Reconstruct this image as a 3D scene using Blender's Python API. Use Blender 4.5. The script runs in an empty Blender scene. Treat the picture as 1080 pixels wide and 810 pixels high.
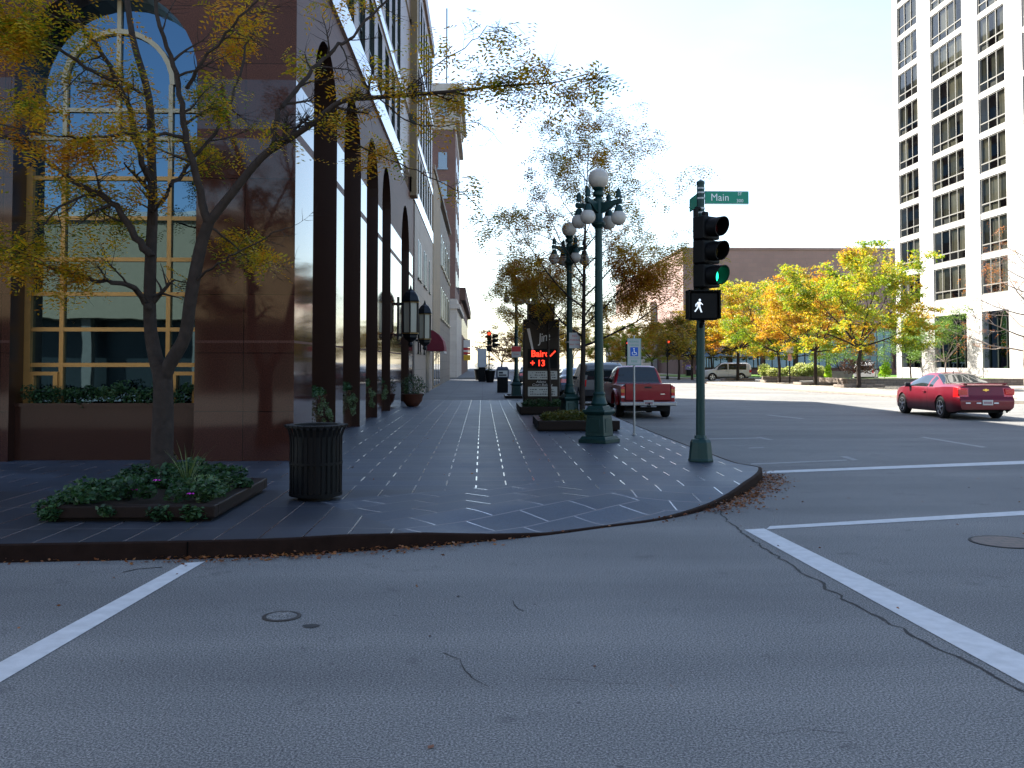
import bpy, bmesh, math, random
import numpy as np
from mathutils import Vector, Matrix
PI = math.pi
rnd = random.Random(7)
C = bpy.context.scene.collection
R = math.radians

# ------------------------------------------------------------------ camera model
FPX, CX, CY, CAMH = 1000.0, 540.0, 348.0, 1.70
YAW, PITCH = math.atan(31 / 1000.0), R(2.0)

def ray(px, py):
    x, y = (px - CX) / FPX, (CY - py) / FPX
    f, u = 1.0, y
    f2 = f * math.cos(PITCH) - u * math.sin(PITCH)
    u2 = f * math.sin(PITCH) + u * math.cos(PITCH)
    X = x * math.cos(YAW) + f2 * math.sin(YAW)
    Y = -x * math.sin(YAW) + f2 * math.cos(YAW)
    return Vector((X, Y, u2))

def G(px, py, z=0.0):
    d = ray(px, py)
    t = (z - CAMH) / d.z
    return Vector((d.x * t, d.y * t, z))

def P(px, py, Y):
    d = ray(px, py)
    t = Y / d.y
    return Vector((d.x * t, Y, CAMH + d.z * t))

# ------------------------------------------------------------------ mesh builder
class MB:
    def __init__(s):
        s.v, s.f, s.m, s.mi = [], [], [], 0
        s.T = None

    def add(s, vs, fs):
        o = len(s.v)
        if s.T is not None:
            vs = [s.T @ Vector(v) for v in vs]
        s.v += [tuple(v) for v in vs]
        for f in fs:
            s.f.append([i + o for i in f])
            s.m.append(s.mi)
        return s

    def box(s, x0, x1, y0, y1, z0, z1):
        vs = [(x0, y0, z0), (x1, y0, z0), (x1, y1, z0), (x0, y1, z0), (x0, y0, z1), (x1, y0, z1), (x1, y1, z1), (x0, y1, z1)]
        return s.add(vs, [(3, 2, 1, 0), (4, 5, 6, 7), (0, 1, 5, 4), (1, 2, 6, 5), (2, 3, 7, 6), (3, 0, 4, 7)])

    def frustum(s, cx, cy, z0, z1, hx0, hy0, hx1, hy1):
        vs = [(cx - hx0, cy - hy0, z0), (cx + hx0, cy - hy0, z0), (cx + hx0, cy + hy0, z0), (cx - hx0, cy + hy0, z0),
              (cx - hx1, cy - hy1, z1), (cx + hx1, cy - hy1, z1), (cx + hx1, cy + hy1, z1), (cx - hx1, cy + hy1, z1)]
        return s.add(vs, [(3, 2, 1, 0), (4, 5, 6, 7), (0, 1, 5, 4), (1, 2, 6, 5), (2, 3, 7, 6), (3, 0, 4, 7)])

    def quad(s, a, b, c, d):
        return s.add([a, b, c, d], [(0, 1, 2, 3)])

    def poly(s, pts):
        return s.add(pts, [tuple(range(len(pts)))])

    def lathe(s, prof, cx=0, cy=0, n=16, a0=0.0, axis='z', cap=True):
        vs, fs = [], []
        for r, z in prof:
            for k in range(n):
                a = a0 + 2 * PI * k / n
                if axis == 'z':
                    vs.append((cx + r * math.cos(a), cy + r * math.sin(a), z))
                elif axis == 'x':
                    vs.append((z, cx + r * math.cos(a), cy + r * math.sin(a)))
                else:
                    vs.append((cx + r * math.cos(a), z, cy + r * math.sin(a)))
        for i in range(len(prof) - 1):
            for k in range(n):
                k2 = (k + 1) % n
                fs.append((i * n + k, i * n + k2, (i + 1) * n + k2, (i + 1) * n + k))
        if cap:
            fs.append(tuple(range(n))[::-1])
            fs.append(tuple((len(prof) - 1) * n + k for k in range(n)))
        return s.add(vs, fs)

    def sphere(s, c, r, nu=20, nv=12, sz=1.0):
        prof = [(max(1e-4, r * math.sin(PI * i / nv)), c[2] - r * sz * math.cos(PI * i / nv)) for i in range(nv + 1)]
        return s.lathe(prof, c[0], c[1], nu)

    def tube(s, pts, rad, n=8, cap=True):
        pts = [Vector(p) for p in pts]
        if not hasattr(rad, '__len__'):
            rad = [rad] * len(pts)
        vs, fs = [], []
        up = Vector((0.13, 0.21, 1)).normalized()
        for i, p in enumerate(pts):
            t = (pts[min(i + 1, len(pts) - 1)] - pts[max(i - 1, 0)])
            if t.length < 1e-9:
                t = Vector((0, 0, 1))
            t.normalize()
            if abs(t.dot(up)) > .98:
                a = t.cross(Vector((1, 0, 0))).normalized()
            else:
                a = t.cross(up).normalized()
            b = t.cross(a)
            for k in range(n):
                an = 2 * PI * k / n
                vs.append(p + (a * math.cos(an) + b * math.sin(an)) * rad[i])
        for i in range(len(pts) - 1):
            for k in range(n):
                k2 = (k + 1) % n
                fs.append((i * n + k, i * n + k2, (i + 1) * n + k2, (i + 1) * n + k))
        if cap:
            fs.append(tuple(range(n))[::-1])
            fs.append(tuple((len(pts) - 1) * n + k for k in range(n)))
        return s.add(vs, fs)

    def prism(s, poly, fn0, fn1):
        """poly: 2D points; fn0/fn1 map (a,b) to 3D on both ends"""
        n = len(poly)
        vs = [fn0(a, b) for a, b in poly] + [fn1(a, b) for a, b in poly]
        fs = [tuple(range(n))[::-1], tuple(range(n, 2 * n))]
        for i in range(n):
            j = (i + 1) % n
            fs.append((i, j, n + j, n + i))
        return s.add(vs, fs)

    def build(s, name, mats, parent=None, smooth=None, bevel=0, recalc=True, loc=None):
        me = bpy.data.meshes.new(name)
        me.from_pydata(s.v, [], s.f)
        if not isinstance(mats, (list, tuple)):
            mats = [mats]
        for m in mats:
            me.materials.append(m)
        if len(mats) > 1:
            me.polygons.foreach_set('material_index', s.m)
        if recalc:
            bm = bmesh.new(); bm.from_mesh(me)
            bmesh.ops.recalc_face_normals(bm, faces=bm.faces[:])
            bm.to_mesh(me); bm.free()
        if smooth:
            me.polygons.foreach_set('use_smooth', [True] * len(me.polygons))
            me.set_sharp_from_angle(angle=R(smooth))
        me.update()
        o = bpy.data.objects.new(name, me)
        C.objects.link(o)
        if parent is not None:
            o.parent = parent
        if loc is not None:
            o.location = loc
        if bevel:
            b = o.modifiers.new('bevel', 'BEVEL'); b.width = bevel; b.segments = 2; b.limit_method = 'ANGLE'; b.angle_limit = R(40)
        return o

def mesh_np(name, verts, faces, mats, parent=None, loc=None):
    """verts (N,3), faces (M,4) arrays"""
    me = bpy.data.meshes.new(name)
    n, m = len(verts), len(faces)
    me.vertices.add(n); me.vertices.foreach_set('co', np.asarray(verts, dtype=np.float32).ravel())
    k = faces.shape[1]
    me.loops.add(m * k); me.loops.foreach_set('vertex_index', np.asarray(faces, dtype=np.int32).ravel())
    me.polygons.add(m); me.polygons.foreach_set('loop_start', np.arange(0, m * k, k, dtype=np.int32))
    me.materials.append(mats)
    me.update(calc_edges=True)
    o = bpy.data.objects.new(name, me); C.objects.link(o)
    if parent is not None: o.parent = parent
    if loc is not None: o.location = loc
    return o

def thing(name, label, cat, loc=(0, 0, 0), rz=0.0, group=None):
    o = bpy.data.objects.new(name, None); C.objects.link(o)
    o.location = loc; o.rotation_euler = (0, 0, rz); o.empty_display_size = .2
    o['label'] = label; o['category'] = cat
    if group: o['group'] = group
    return o

def tag(o, label, cat, group=None):
    o['label'] = label; o['category'] = cat
    if group: o['group'] = group
    return o

def struct(o, kind='structure', label=None):
    o['kind'] = kind
    if label: o['label'] = label
    return o

def copy_tree(o, parent=None):
    c = o.copy(); C.objects.link(c)
    if parent is not None: c.parent = parent
    for ch in list(o.children):
        copy_tree(ch, c)
    return c

def dup(o, loc, rz=None, label=None, scale=None):
    c = copy_tree(o); c.location = loc
    if rz is not None: c.rotation_euler = (0, 0, rz)
    if label: c['label'] = label
    if scale: c.scale = (scale, scale, scale) if not hasattr(scale, '__len__') else scale
    return c

def text(s, name, size, M, mat, parent=None, shear=0, ext=.002, align='CENTER', space=1.0, sx=1.0, off=0.0):
    """lettering mesh: text lies in local XY, M maps it to place"""
    cu = bpy.data.curves.new('tmp', 'FONT'); cu.body = s; cu.size = size; cu.extrude = ext; cu.shear = shear
    cu.align_x = align; cu.align_y = 'CENTER'; cu.space_character = space; cu.offset = off; cu.resolution_u = 3
    ob = bpy.data.objects.new('tmp', cu); C.objects.link(ob)
    dg = bpy.context.evaluated_depsgraph_get(); dg.update()
    me = bpy.data.meshes.new_from_object(ob.evaluated_get(dg))
    bpy.data.objects.remove(ob); bpy.data.curves.remove(cu)
    me.transform(M @ Matrix.Diagonal((sx, 1, 1, 1)))
    me.materials.clear(); me.materials.append(mat); me.name = name
    o = bpy.data.objects.new(name, me); C.objects.link(o)
    if parent is not None: o.parent = parent
    return o

def facing(x, y, z, rz=0.0):
    """matrix: text plane upright, readable from -Y (rz turns it about z)"""
    return Matrix.Translation((x, y, z)) @ Matrix.Rotation(rz, 4, 'Z') @ Matrix.Rotation(PI / 2, 4, 'X')

# ------------------------------------------------------------------ leaves
def leaf_quads(cent, size, seed=0, flat=0.5, aspect=.5, droop=0.0):
    """kite shaped leaves at centres; returns verts, faces"""
    g = np.random.default_rng(seed)
    n = len(cent)
    cent = np.asarray(cent, float)
    a = g.uniform(0, 2 * PI, n)
    el = g.normal(0, flat, n) - droop
    d = np.stack([np.cos(a) * np.cos(el), np.sin(a) * np.cos(el), np.sin(el)], 1)
    w = g.normal(0, 1, (n, 3)); w -= (w * d).sum(1)[:, None] * d; w /= np.linalg.norm(w, axis=1)[:, None] + 1e-9
    w[:, 2] *= .6
    L = (size * g.uniform(.6, 1.3, n))[:, None]
    W = L * aspect * .5
    v = np.stack([cent - d * L * .5, cent + w * W, cent + d * L * .5, cent - w * W], 1).reshape(-1, 3)
    f = np.arange(n * 4).reshape(n, 4)
    return v, f

def foliage(name, cent, size, mat, parent=None, seed=0, loc=None, **kw):
    v, f = leaf_quads(cent, size, seed, **kw)
    return mesh_np(name, v, f, mat, parent, loc)

def blob_points(n, c, r, seed=0, shell=.55):
    g = np.random.default_rng(seed)
    d = g.normal(0, 1, (n, 3)); d /= np.linalg.norm(d, axis=1)[:, None]
    rr = (shell + (1 - shell) * g.uniform(0, 1, n)) ** 1.0
    return np.asarray(c) + d * rr[:, None] * np.asarray(r)

# ------------------------------------------------------------------ materials
def nd(nt, t, attrs=None, ins=None):
    n = nt.nodes.new(t)
    for k, v in (attrs or {}).items(): setattr(n, k, v)
    for k, v in (ins or {}).items():
        s = n.inputs[k]
        if isinstance(v, bpy.types.NodeSocket): nt.links.new(v, s)
        else: s.default_value = v
    return n

def c4(c): return (c[0], c[1], c[2], 1.0)

def newmat(name):
    m = bpy.data.materials.new(name); m.use_nodes = True
    nt = m.node_tree; nt.nodes.clear()
    out = nt.nodes.new('ShaderNodeOutputMaterial')
    return m, nt, out

def math_(nt, op, a, b=0.0, c=0.0):
    n = nd(nt, 'ShaderNodeMath', {'operation': op}, {0: a, 1: b, 2: c})
    return n.outputs[0]

def mixc(nt, f, a, b, mode='MIX'):
    n = nt.nodes.new('ShaderNodeMix'); n.data_type = 'RGBA'; n.blend_type = mode
    for k, v in ((0, f), (6, a), (7, b)):
        if isinstance(v, bpy.types.NodeSocket): nt.links.new(v, n.inputs[k])
        else: n.inputs[k].default_value = v if k == 0 else (c4(v) if len(v) == 3 else v)
    return n.outputs[2]

def ramp(nt, fac, stops, interp='LINEAR'):
    n = nt.nodes.new('ShaderNodeValToRGB'); n.color_ramp.interpolation = interp
    el = n.color_ramp.elements
    while len(el) > 1: el.remove(el[-1])
    el[0].position = stops[0][0]; el[0].color = c4(stops[0][1])
    for p, c in stops[1:]:
        e = el.new(p); e.color = c4(c)
    nt.links.new(fac, n.inputs[0])
    return n.outputs[0]

def noise(nt, vec, scale, detail=4, rough=.55):
    return nd(nt, 'ShaderNodeTexNoise', {}, {'Vector': vec, 'Scale': scale, 'Detail': detail, 'Roughness': rough}).outputs[0]

def mat(name, col, rough=.6, metal=0.0, var=.18, vs=4.0, bump=0.0, bs=60.0, spec=.3, coat=0.0, emit=None, estr=0.0, ior=None, detail=4, roughvar=.0):
    m, nt, out = newmat(name)
    pos = nd(nt, 'ShaderNodeTexCoord').outputs['Object']
    b = nd(nt, 'ShaderNodeBsdfPrincipled', {}, {'Roughness': rough, 'Metallic': metal, 'Specular IOR Level': spec, 'Coat Weight': coat, 'Coat Roughness': .04})
    if ior: b.inputs['IOR'].default_value = ior
    if var:
        nz = noise(nt, pos, vs, detail)
        f = math_(nt, 'MULTIPLY_ADD', nz, 2 * var, 1 - var)
        cc = nd(nt, 'ShaderNodeCombineColor', {}, {0: f, 1: f, 2: f}).outputs[0]
        nt.links.new(mixc(nt, 1.0, col, cc, 'MULTIPLY'), b.inputs['Base Color'])
        if roughvar:
            nt.links.new(math_(nt, 'MULTIPLY_ADD', nz, 2 * roughvar, rough - roughvar), b.inputs['Roughness'])
    else:
        b.inputs['Base Color'].default_value = c4(col)
    if bump:
        nb = noise(nt, pos, bs, 3)
        nt.links.new(nd(nt, 'ShaderNodeBump', {}, {'Strength': bump, 'Distance': .01, 'Height': nb}).outputs[0], b.inputs['Normal'])
    if emit:
        b.inputs['Emission Color'].default_value = c4(emit); b.inputs['Emission Strength'].default_value = estr
    nt.links.new(b.outputs[0], out.inputs[0])
    return m

def leafmat(name, stops, trans=.45, nscale=.7, nw=.55, zgrad=None, rough=.5):
    m, nt, out = newmat(name)
    geo = nd(nt, 'ShaderNodeNewGeometry')
    rand = geo.outputs['Random Per Island']
    nz = noise(nt, geo.outputs['Position'], nscale, 2)
    nz = math_(nt, 'MULTIPLY_ADD', nz, 2.2, -.6)
    f = math_(nt, 'ADD', math_(nt, 'MULTIPLY', rand, 1 - nw), math_(nt, 'MULTIPLY', nz, nw))
    if zgrad:
        z = nd(nt, 'ShaderNodeSeparateXYZ', {}, {0: geo.outputs['Position']}).outputs[2]
        f = math_(nt, 'ADD', f, math_(nt, 'MULTIPLY_ADD', z, zgrad[0], zgrad[1]))
    col = ramp(nt, f, stops)
    b = nd(nt, 'ShaderNodeBsdfPrincipled', {}, {'Base Color': col, 'Roughness': rough, 'Specular IOR Level': .35})
    t = nd(nt, 'ShaderNodeBsdfTranslucent', {}, {'Color': mixc(nt, 1.0, col, (1.25, 1.2, .7), 'MULTIPLY')})
    mx = nd(nt, 'ShaderNodeMixShader', {}, {0: trans, 1: b.outputs[0], 2: t.outputs[0]})
    nt.links.new(mx.outputs[0], out.inputs[0])
    return m

def asphalt():
    m, nt, out = newmat('asphalt')
    pos = nd(nt, 'ShaderNodeNewGeometry').outputs['Position']
    big = noise(nt, pos, .22, 5, .6)
    # long worn streaks along the street
    mp = nd(nt, 'ShaderNodeMapping', {}, {'Vector': pos, 'Scale': (.10, .8, 1)}).outputs[0]
    streak = noise(nt, mp, 1.0, 4)
    fine = noise(nt, pos, 85.0, 3, .85)
    agg = nd(nt, 'ShaderNodeTexVoronoi', {}, {'Vector': pos, 'Scale': 95.0}).outputs['Distance']
    f = math_(nt, 'ADD', math_(nt, 'MULTIPLY', big, .5), math_(nt, 'MULTIPLY', streak, .5))
    col = ramp(nt, f, [(.34, (.082, .082, .081)), (.5, (.116, .116, .112)), (.66, (.158, .155, .146))])
    sp = ramp(nt, fine, [(.36, (.16, .16, .17)), (.5, (1, 1, 1)), (.62, (2.5, 2.45, 2.35))])
    col = mixc(nt, .9, col, sp, 'MULTIPLY')
    st = noise(nt, pos, 1.7, 6, .7)
    dots = nd(nt, 'ShaderNodeTexVoronoi', {}, {'Vector': pos, 'Scale': 2.3}).outputs['Distance']
    col = mixc(nt, ramp(nt, dots, [(.02, (.75, .75, .75)), (.045, (0, 0, 0))]), col, (.03, .03, .032))
    col = mixc(nt, ramp(nt, st, [(.60, (0, 0, 0)), (.72, (.55, .55, .55))]), col, (.034, .034, .036))
    b = nd(nt, 'ShaderNodeBsdfPrincipled', {}, {'Base Color': col, 'Roughness': .82, 'Specular IOR Level': .3})
    h = math_(nt, 'ADD', math_(nt, 'MULTIPLY', fine, .6), agg)
    nt.links.new(nd(nt, 'ShaderNodeBump', {}, {'Strength': .28, 'Distance': .006, 'Height': h}).outputs[0], b.inputs['Normal'])
    nt.links.new(b.outputs[0], out.inputs[0])
    return m

def pavers(name, rot, bw, rh, offset, loc=(0, 0, 0), jx=.02, joint=(.24, .24, .24), base=((.022, .031, .046), (.036, .047, .066))):
    m, nt, out = newmat(name)
    pos = nd(nt, 'ShaderNodeNewGeometry').outputs['Position']
    mp = nd(nt, 'ShaderNodeMapping', {}, {'Vector': pos, 'Location': loc, 'Rotation': (0, 0, rot)}).outputs[0]
    br = nd(nt, 'ShaderNodeTexBrick', {'offset': offset, 'squash': 1.0}, {'Vector': mp, 'Color1': c4(base[0]), 'Color2': c4(base[1]), 'Mortar': (1, 0, 0, 1),
            'Scale': 1.0, 'Mortar Size': jx * .5, 'Mortar Smooth': .1, 'Bias': 0.0, 'Brick Width': bw, 'Row Height': rh})
    fac = br.outputs['Fac']
    # streetwise joints carry part of their glint as pale colour; cross joints stay darker
    xyz = nd(nt, 'ShaderNodeSeparateXYZ', {}, {0: mp})
    row = math_(nt, 'FRACT', math_(nt, 'DIVIDE', xyz.outputs[1], rh))
    d = math_(nt, 'MULTIPLY', math_(nt, 'SUBTRACT', .5, math_(nt, 'ABSOLUTE', math_(nt, 'SUBTRACT', row, .5))), rh)
    cross = math_(nt, 'LESS_THAN', d, .016)
    nz = noise(nt, pos, 1.1, 5, .65)
    nzf = noise(nt, pos, 45.0, 3, .7)
    col = mixc(nt, 1.0, br.outputs['Color'], ramp(nt, nz, [(.3, (.72, .72, .72)), (.7, (1.3, 1.3, 1.3))]), 'MULTIPLY')
    col = mixc(nt, .5, col, ramp(nt, nzf, [(.3, (.45, .45, .45)), (.7, (1.6, 1.6, 1.6))]), 'MULTIPLY')
    patchy = ramp(nt, noise(nt, pos, .8, 3), [(.40, (.28, .28, .28)), (.56, (1, 1, 1))])  # random breaks in joint colour stand in for uneven reflection
    jc = mixc(nt, cross, joint, (.095, .097, .10))
    jc = mixc(nt, 1.0, jc, patchy, 'MULTIPLY')
    col = mixc(nt, fac, col, jc)
    rg = math_(nt, 'MULTIPLY_ADD', nz, .24, .40)
    rg = mixc(nt, math_(nt, 'MULTIPLY', fac, math_(nt, 'SUBTRACT', 1.0, cross)), nd(nt, 'ShaderNodeCombineColor', {}, {0: rg, 1: rg, 2: rg}).outputs[0], (.2, .2, .2))
    b = nd(nt, 'ShaderNodeBsdfPrincipled', {}, {'Base Color': col, 'Roughness': rg, 'Specular IOR Level': math_(nt, 'MULTIPLY_ADD', fac, .35, .3)})
    h = math_(nt, 'ADD', math_(nt, 'MULTIPLY', nzf, .25), math_(nt, 'SUBTRACT', 1.0, fac))
    nt.links.new(nd(nt, 'ShaderNodeBump', {}, {'Strength': .35, 'Distance': .006, 'Height': h}).outputs[0], b.inputs['Normal'])
    nt.links.new(b.outputs[0], out.inputs[0])
    return m

def concrete(name, col, bw=1.5, rh=1.5, joint=.5, rough=.8):
    m, nt, out = newmat(name)
    pos = nd(nt, 'ShaderNodeNewGeometry').outputs['Position']
    br = nd(nt, 'ShaderNodeTexBrick', {'offset': 0.0}, {'Vector': pos, 'Color1': c4(col), 'Color2': c4([c * .9 for c in col]), 'Mortar': c4([c * joint for c in col]),
            'Scale': 1.0, 'Mortar Size': .008, 'Brick Width': bw, 'Row Height': rh})
    nz = noise(nt, pos, .7, 6, .7); nf = noise(nt, pos, 60, 2)
    c = mixc(nt, 1.0, br.outputs[0], ramp(nt, nz, [(.3, (.75, .74, .72)), (.7, (1.2, 1.2, 1.2))]), 'MULTIPLY')
    c = mixc(nt, .5, c, ramp(nt, nf, [(.3, (.75, .75, .75)), (.7, (1.2, 1.2, 1.2))]), 'MULTIPLY')
    b = nd(nt, 'ShaderNodeBsdfPrincipled', {}, {'Base Color': c, 'Roughness': rough, 'Specular IOR Level': .3})
    nt.links.new(b.outputs[0], out.inputs[0])
    return m

def wallmat(name, c1, c2, mortar, bw, rh, msize=.008, rough=.6, speckle=.0, polish=None, ior=1.5, offset=.5, spec=.5, vs=.5):
    """masonry on upright axis-aligned walls; polish = list of (z0,z1) polished courses"""
    m, nt, out = newmat(name)
    geo = nd(nt, 'ShaderNodeNewGeometry')
    pos = geo.outputs['Position']
    s = nd(nt, 'ShaderNodeSeparateXYZ', {}, {0: pos})
    u = math_(nt, 'ADD', s.outputs[0], s.outputs[1])
    v = nd(nt, 'ShaderNodeCombineXYZ', {}, {0: u, 1: s.outputs[2], 2: 0.0}).outputs[0]
    br = nd(nt, 'ShaderNodeTexBrick', {'offset': offset}, {'Vector': v, 'Color1': c4(c1), 'Color2': c4(c2), 'Mortar': c4(mortar), 'Scale': 1.0,
            'Mortar Size': msize, 'Mortar Smooth': .1, 'Brick Width': bw, 'Row Height': rh})
    col = br.outputs['Color']
    nz = noise(nt, pos, vs, 5, .65)
    col = mixc(nt, 1.0, col, ramp(nt, nz, [(.3, (.84, .83, .82)), (.7, (1.14, 1.14, 1.14))]), 'MULTIPLY')
    if speckle:
        sp = noise(nt, pos, 55.0, 3, .8)
        col = mixc(nt, speckle, col, ramp(nt, sp, [(.35, (.35, .3, .3)), (.5, (1, 1, 1)), (.66, (2.0, 1.8, 1.75))]), 'MULTIPLY')
    b = nd(nt, 'ShaderNodeBsdfPrincipled', {}, {'Roughness': rough, 'IOR': ior, 'Specular IOR Level': spec})
    if polish:
        f = None
        for z0, z1 in polish:
            a = math_(nt, 'MULTIPLY', math_(nt, 'GREATER_THAN', s.outputs[2], z0), math_(nt, 'LESS_THAN', s.outputs[2], z1))
            f = a if f is None else math_(nt, 'MAXIMUM', f, a)
        nt.links.new(math_(nt, 'MULTIPLY_ADD', f, -(rough - .06), rough), b.inputs['Roughness'])
        nt.links.new(math_(nt, 'MULTIPLY_ADD', f, .28, .12), b.inputs['Specular IOR Level'])
        col = mixc(nt, f, col, mixc(nt, 1.0, col, (.62, .55, .55), 'MULTIPLY'))
    nt.links.new(col, b.inputs['Base Color'])
    if speckle == 0:
        nt.links.new(nd(nt, 'ShaderNodeBump', {}, {'Strength': .3, 'Distance': .01, 'Height': math_(nt, 'SUBTRACT', 1.0, br.outputs['Fac'])}).outputs[0], b.inputs['Normal'])
    nt.links.new(b.outputs[0], out.inputs[0])
    return m

def glassmat(name, tint=(.03, .04, .05), ior=1.9, rough=.015, wav=.0, spec=.5, metal=0.0):
    """dark reflecting window glass, slightly wavy"""
    m, nt, out = newmat(name)
    pos = nd(nt, 'ShaderNodeNewGeometry').outputs['Position']
    b = nd(nt, 'ShaderNodeBsdfPrincipled', {}, {'Base Color': c4(tint), 'Roughness': rough, 'IOR': ior, 'Specular IOR Level': spec, 'Metallic': metal})
    if wav:
        nb = noise(nt, pos, .9, 2)
        nt.links.new(nd(nt, 'ShaderNodeBump', {}, {'Strength': wav, 'Distance': .05, 'Height': nb}).outputs[0], b.inputs['Normal'])
    nt.links.new(b.outputs[0], out.inputs[0])
    return m

def thinglass(name, tint=(.5, .55, .55), ior=1.6):
    m, nt, out = newmat(name)
    fr = nd(nt, 'ShaderNodeFresnel', {}, {'IOR': ior}).outputs[0]
    t = nd(nt, 'ShaderNodeBsdfTransparent', {}, {'Color': c4(tint)})
    g = nd(nt, 'ShaderNodeBsdfGlossy', {}, {'Roughness': .02})
    mx = nd(nt, 'ShaderNodeMixShader', {}, {0: math_(nt, 'MULTIPLY_ADD', fr, .6, .02), 1: t.outputs[0], 2: g.outputs[0]})
    nt.links.new(mx.outputs[0], out.inputs[0])
    return m

def paint(name, col, flake=.3):
    m, nt, out = newmat(name)
    b = nd(nt, 'ShaderNodeBsdfPrincipled', {}, {'Base Color': c4(col), 'Roughness': .4, 'Metallic': flake, 'Specular IOR Level': .25, 'Coat Weight': .4, 'Coat Roughness': .03})
    pos = nd(nt, 'ShaderNodeTexCoord').outputs['Object']
    nz = noise(nt, pos, 2.5, 4)
    s = nd(nt, 'ShaderNodeSeparateXYZ', {}, {0: pos}).outputs[2]
    dirt = math_(nt, 'MULTIPLY', nd(nt, 'ShaderNodeMapRange', {}, {0: s, 1: .25, 2: .6, 3: .55, 4: 0.0}).outputs[0], nz)
    nt.links.new(mixc(nt, dirt, col, (.06, .052, .046)), b.inputs['Base Color'])
    nt.links.new(b.outputs[0], out.inputs[0])
    return m
EXPOSURE = 2.45
ES = 2.0 ** -(EXPOSURE)
# ------------------------------------------------------------------ world, sun, camera
scn = bpy.context.scene
SUN_AZ, SUN_EL = R(50), R(42)            # azimuth west of the street axis
w = bpy.data.worlds.new('World'); scn.world = w; w.use_nodes = True
wn = w.node_tree; wn.nodes.clear()
sky = wn.nodes.new('ShaderNodeTexSky'); sky.sky_type = 'NISHITA'; sky.sun_disc = False
sky.sun_elevation = SUN_EL; sky.sun_rotation = -SUN_AZ; sky.air_density = 1.0; sky.dust_density = 1.0; sky.ozone_density = 1.0
bg = wn.nodes.new('ShaderNodeBackground'); bg.inputs[1].default_value = .076
wo = wn.nodes.new('ShaderNodeOutputWorld')
tc_ = wn.nodes.new('ShaderNodeTexCoord'); mp_ = wn.nodes.new('ShaderNodeMapping'); mp_.inputs['Scale'].default_value = (1.2, 1.2, 4.0); wn.links.new(tc_.outputs['Generated'], mp_.inputs[0])
cn_ = wn.nodes.new('ShaderNodeTexNoise'); cn_.inputs['Scale'].default_value = 2.2; cn_.inputs['Detail'].default_value = 7; cn_.inputs['Roughness'].default_value = .6; wn.links.new(mp_.outputs[0], cn_.inputs['Vector'])
cr_ = ramp(wn, cn_.outputs[0], [(.52, (0, 0, 0)), (.78, (.07, .07, .07))])
wn.links.new(mixc(wn, cr_, sky.outputs[0], (6.0, 6.4, 6.8)), bg.inputs[0]); wn.links.new(bg.outputs[0], wo.inputs[0])
sl = bpy.data.lights.new('sun', 'SUN'); sl.energy = 5.0; sl.angle = R(.5); sl.color = (1.0, .94, .84)
so = bpy.data.objects.new('sun', sl); C.objects.link(so)
sdir = Vector((-math.sin(SUN_AZ) * math.cos(SUN_EL), math.cos(SUN_AZ) * math.cos(SUN_EL), math.sin(SUN_EL)))
so.rotation_euler = sdir.to_track_quat('Z', 'Y').to_euler(); so.location = (-40, 60, 70)

cam = bpy.data.cameras.new('camera'); co = bpy.data.objects.new('camera', cam); C.objects.link(co)
cam.sensor_width = 36; cam.lens = 36 * FPX / 1080; cam.shift_y = (CY - 405) / 1080
cam.clip_start = .1; cam.clip_end = 3000
co.location = (0, 0, CAMH); co.rotation_euler = (PI / 2 + PITCH, 0, -YAW)
scn.camera = co
vs_ = scn.view_settings; vs_.view_transform = 'Standard'; vs_.look = 'None'; vs_.gamma = 1; vs_.use_curve_mapping = False
vs_.exposure = EXPOSURE
scn.cycles.use_denoising = True; scn.cycles.max_bounces = 8; scn.cycles.transparent_max_bounces = 12
scn.cycles.caustics_reflective = False; scn.cycles.caustics_refractive = False

# ------------------------------------------------------------------ shared materials
m_asph = asphalt()
m_line = mat('road_paint', (.46, .46, .45), .7, var=.3, vs=9, bump=.2, bs=120)
m_lineworn = mat('road_paint_worn', (.24, .24, .23), .8, var=.45, vs=7)
m_crack = mat('crack_tar', (.022, .021, .02), .8, var=.3)
m_iron = mat('cast_iron', (.045, .04, .036), .6, .4, var=.3, vs=30)
m_pavA = pavers('paver_running', 0.0, .76, .47, .5, (.08, .1, 0))
m_pavB = pavers('paver_stacked', 0.0, .38, 1.35, 0.0, (.08, .4, 0), jx=.016, joint=(.15, .14, .13), base=((.016, .020, .028), (.027, .031, .040)))  # base made darker and greyer to take in the shade on the left
m_pavC = pavers('paver_diagonal', R(-45), .8, .42, .5, (.1, .2, 0), jx=.02, joint=(.36, .36, .37))
m_kerb = mat('kerb_stone', (.019, .0105, .008), .8, var=.55, vs=6, bump=.3, bs=90, spec=.05)
m_kerbc = mat('kerb_concrete', (.2, .185, .16), .8, var=.3, vs=3)
m_conc = concrete('sidewalk_concrete', (.13, .13, .13), 1.6, 1.6)
m_plaza = concrete('plaza_concrete', (.27, .245, .21), 2.2, 2.2, .7)
m_lawn = mat('lawn_grass', (.07, .15, .018), .8, var=.35, vs=12, bump=.6, bs=50)
m_stonew = wallmat('low_wall_stone', (.2, .16, .13), (.13, .105, .09), (.06, .05, .045), .45, .16, .012, .8)
m_gran = wallmat('granite', (.075, .032, .023), (.062, .027, .020), (.018, .010, .008), 1.9, .93, .006, .55, speckle=.7, offset=0.0,
                 polish=[(.0, 2.02), (2.06, 5.3), (5.45, 6.25)])
m_granpol = mat('granite_polished', (.04, .018, .013), .07, var=.3, vs=45, detail=2, spec=.18)
m_reveal = mat('granite_reveal', (.026, .012, .009), .3, var=.25, vs=40, detail=2)
m_gold = mat('brass_anodised', (.36, .21, .07), .42, .55, var=.15, vs=5)
m_cream = mat('mullion_cream', (.34, .30, .21), .5, .15, var=.1)
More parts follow.
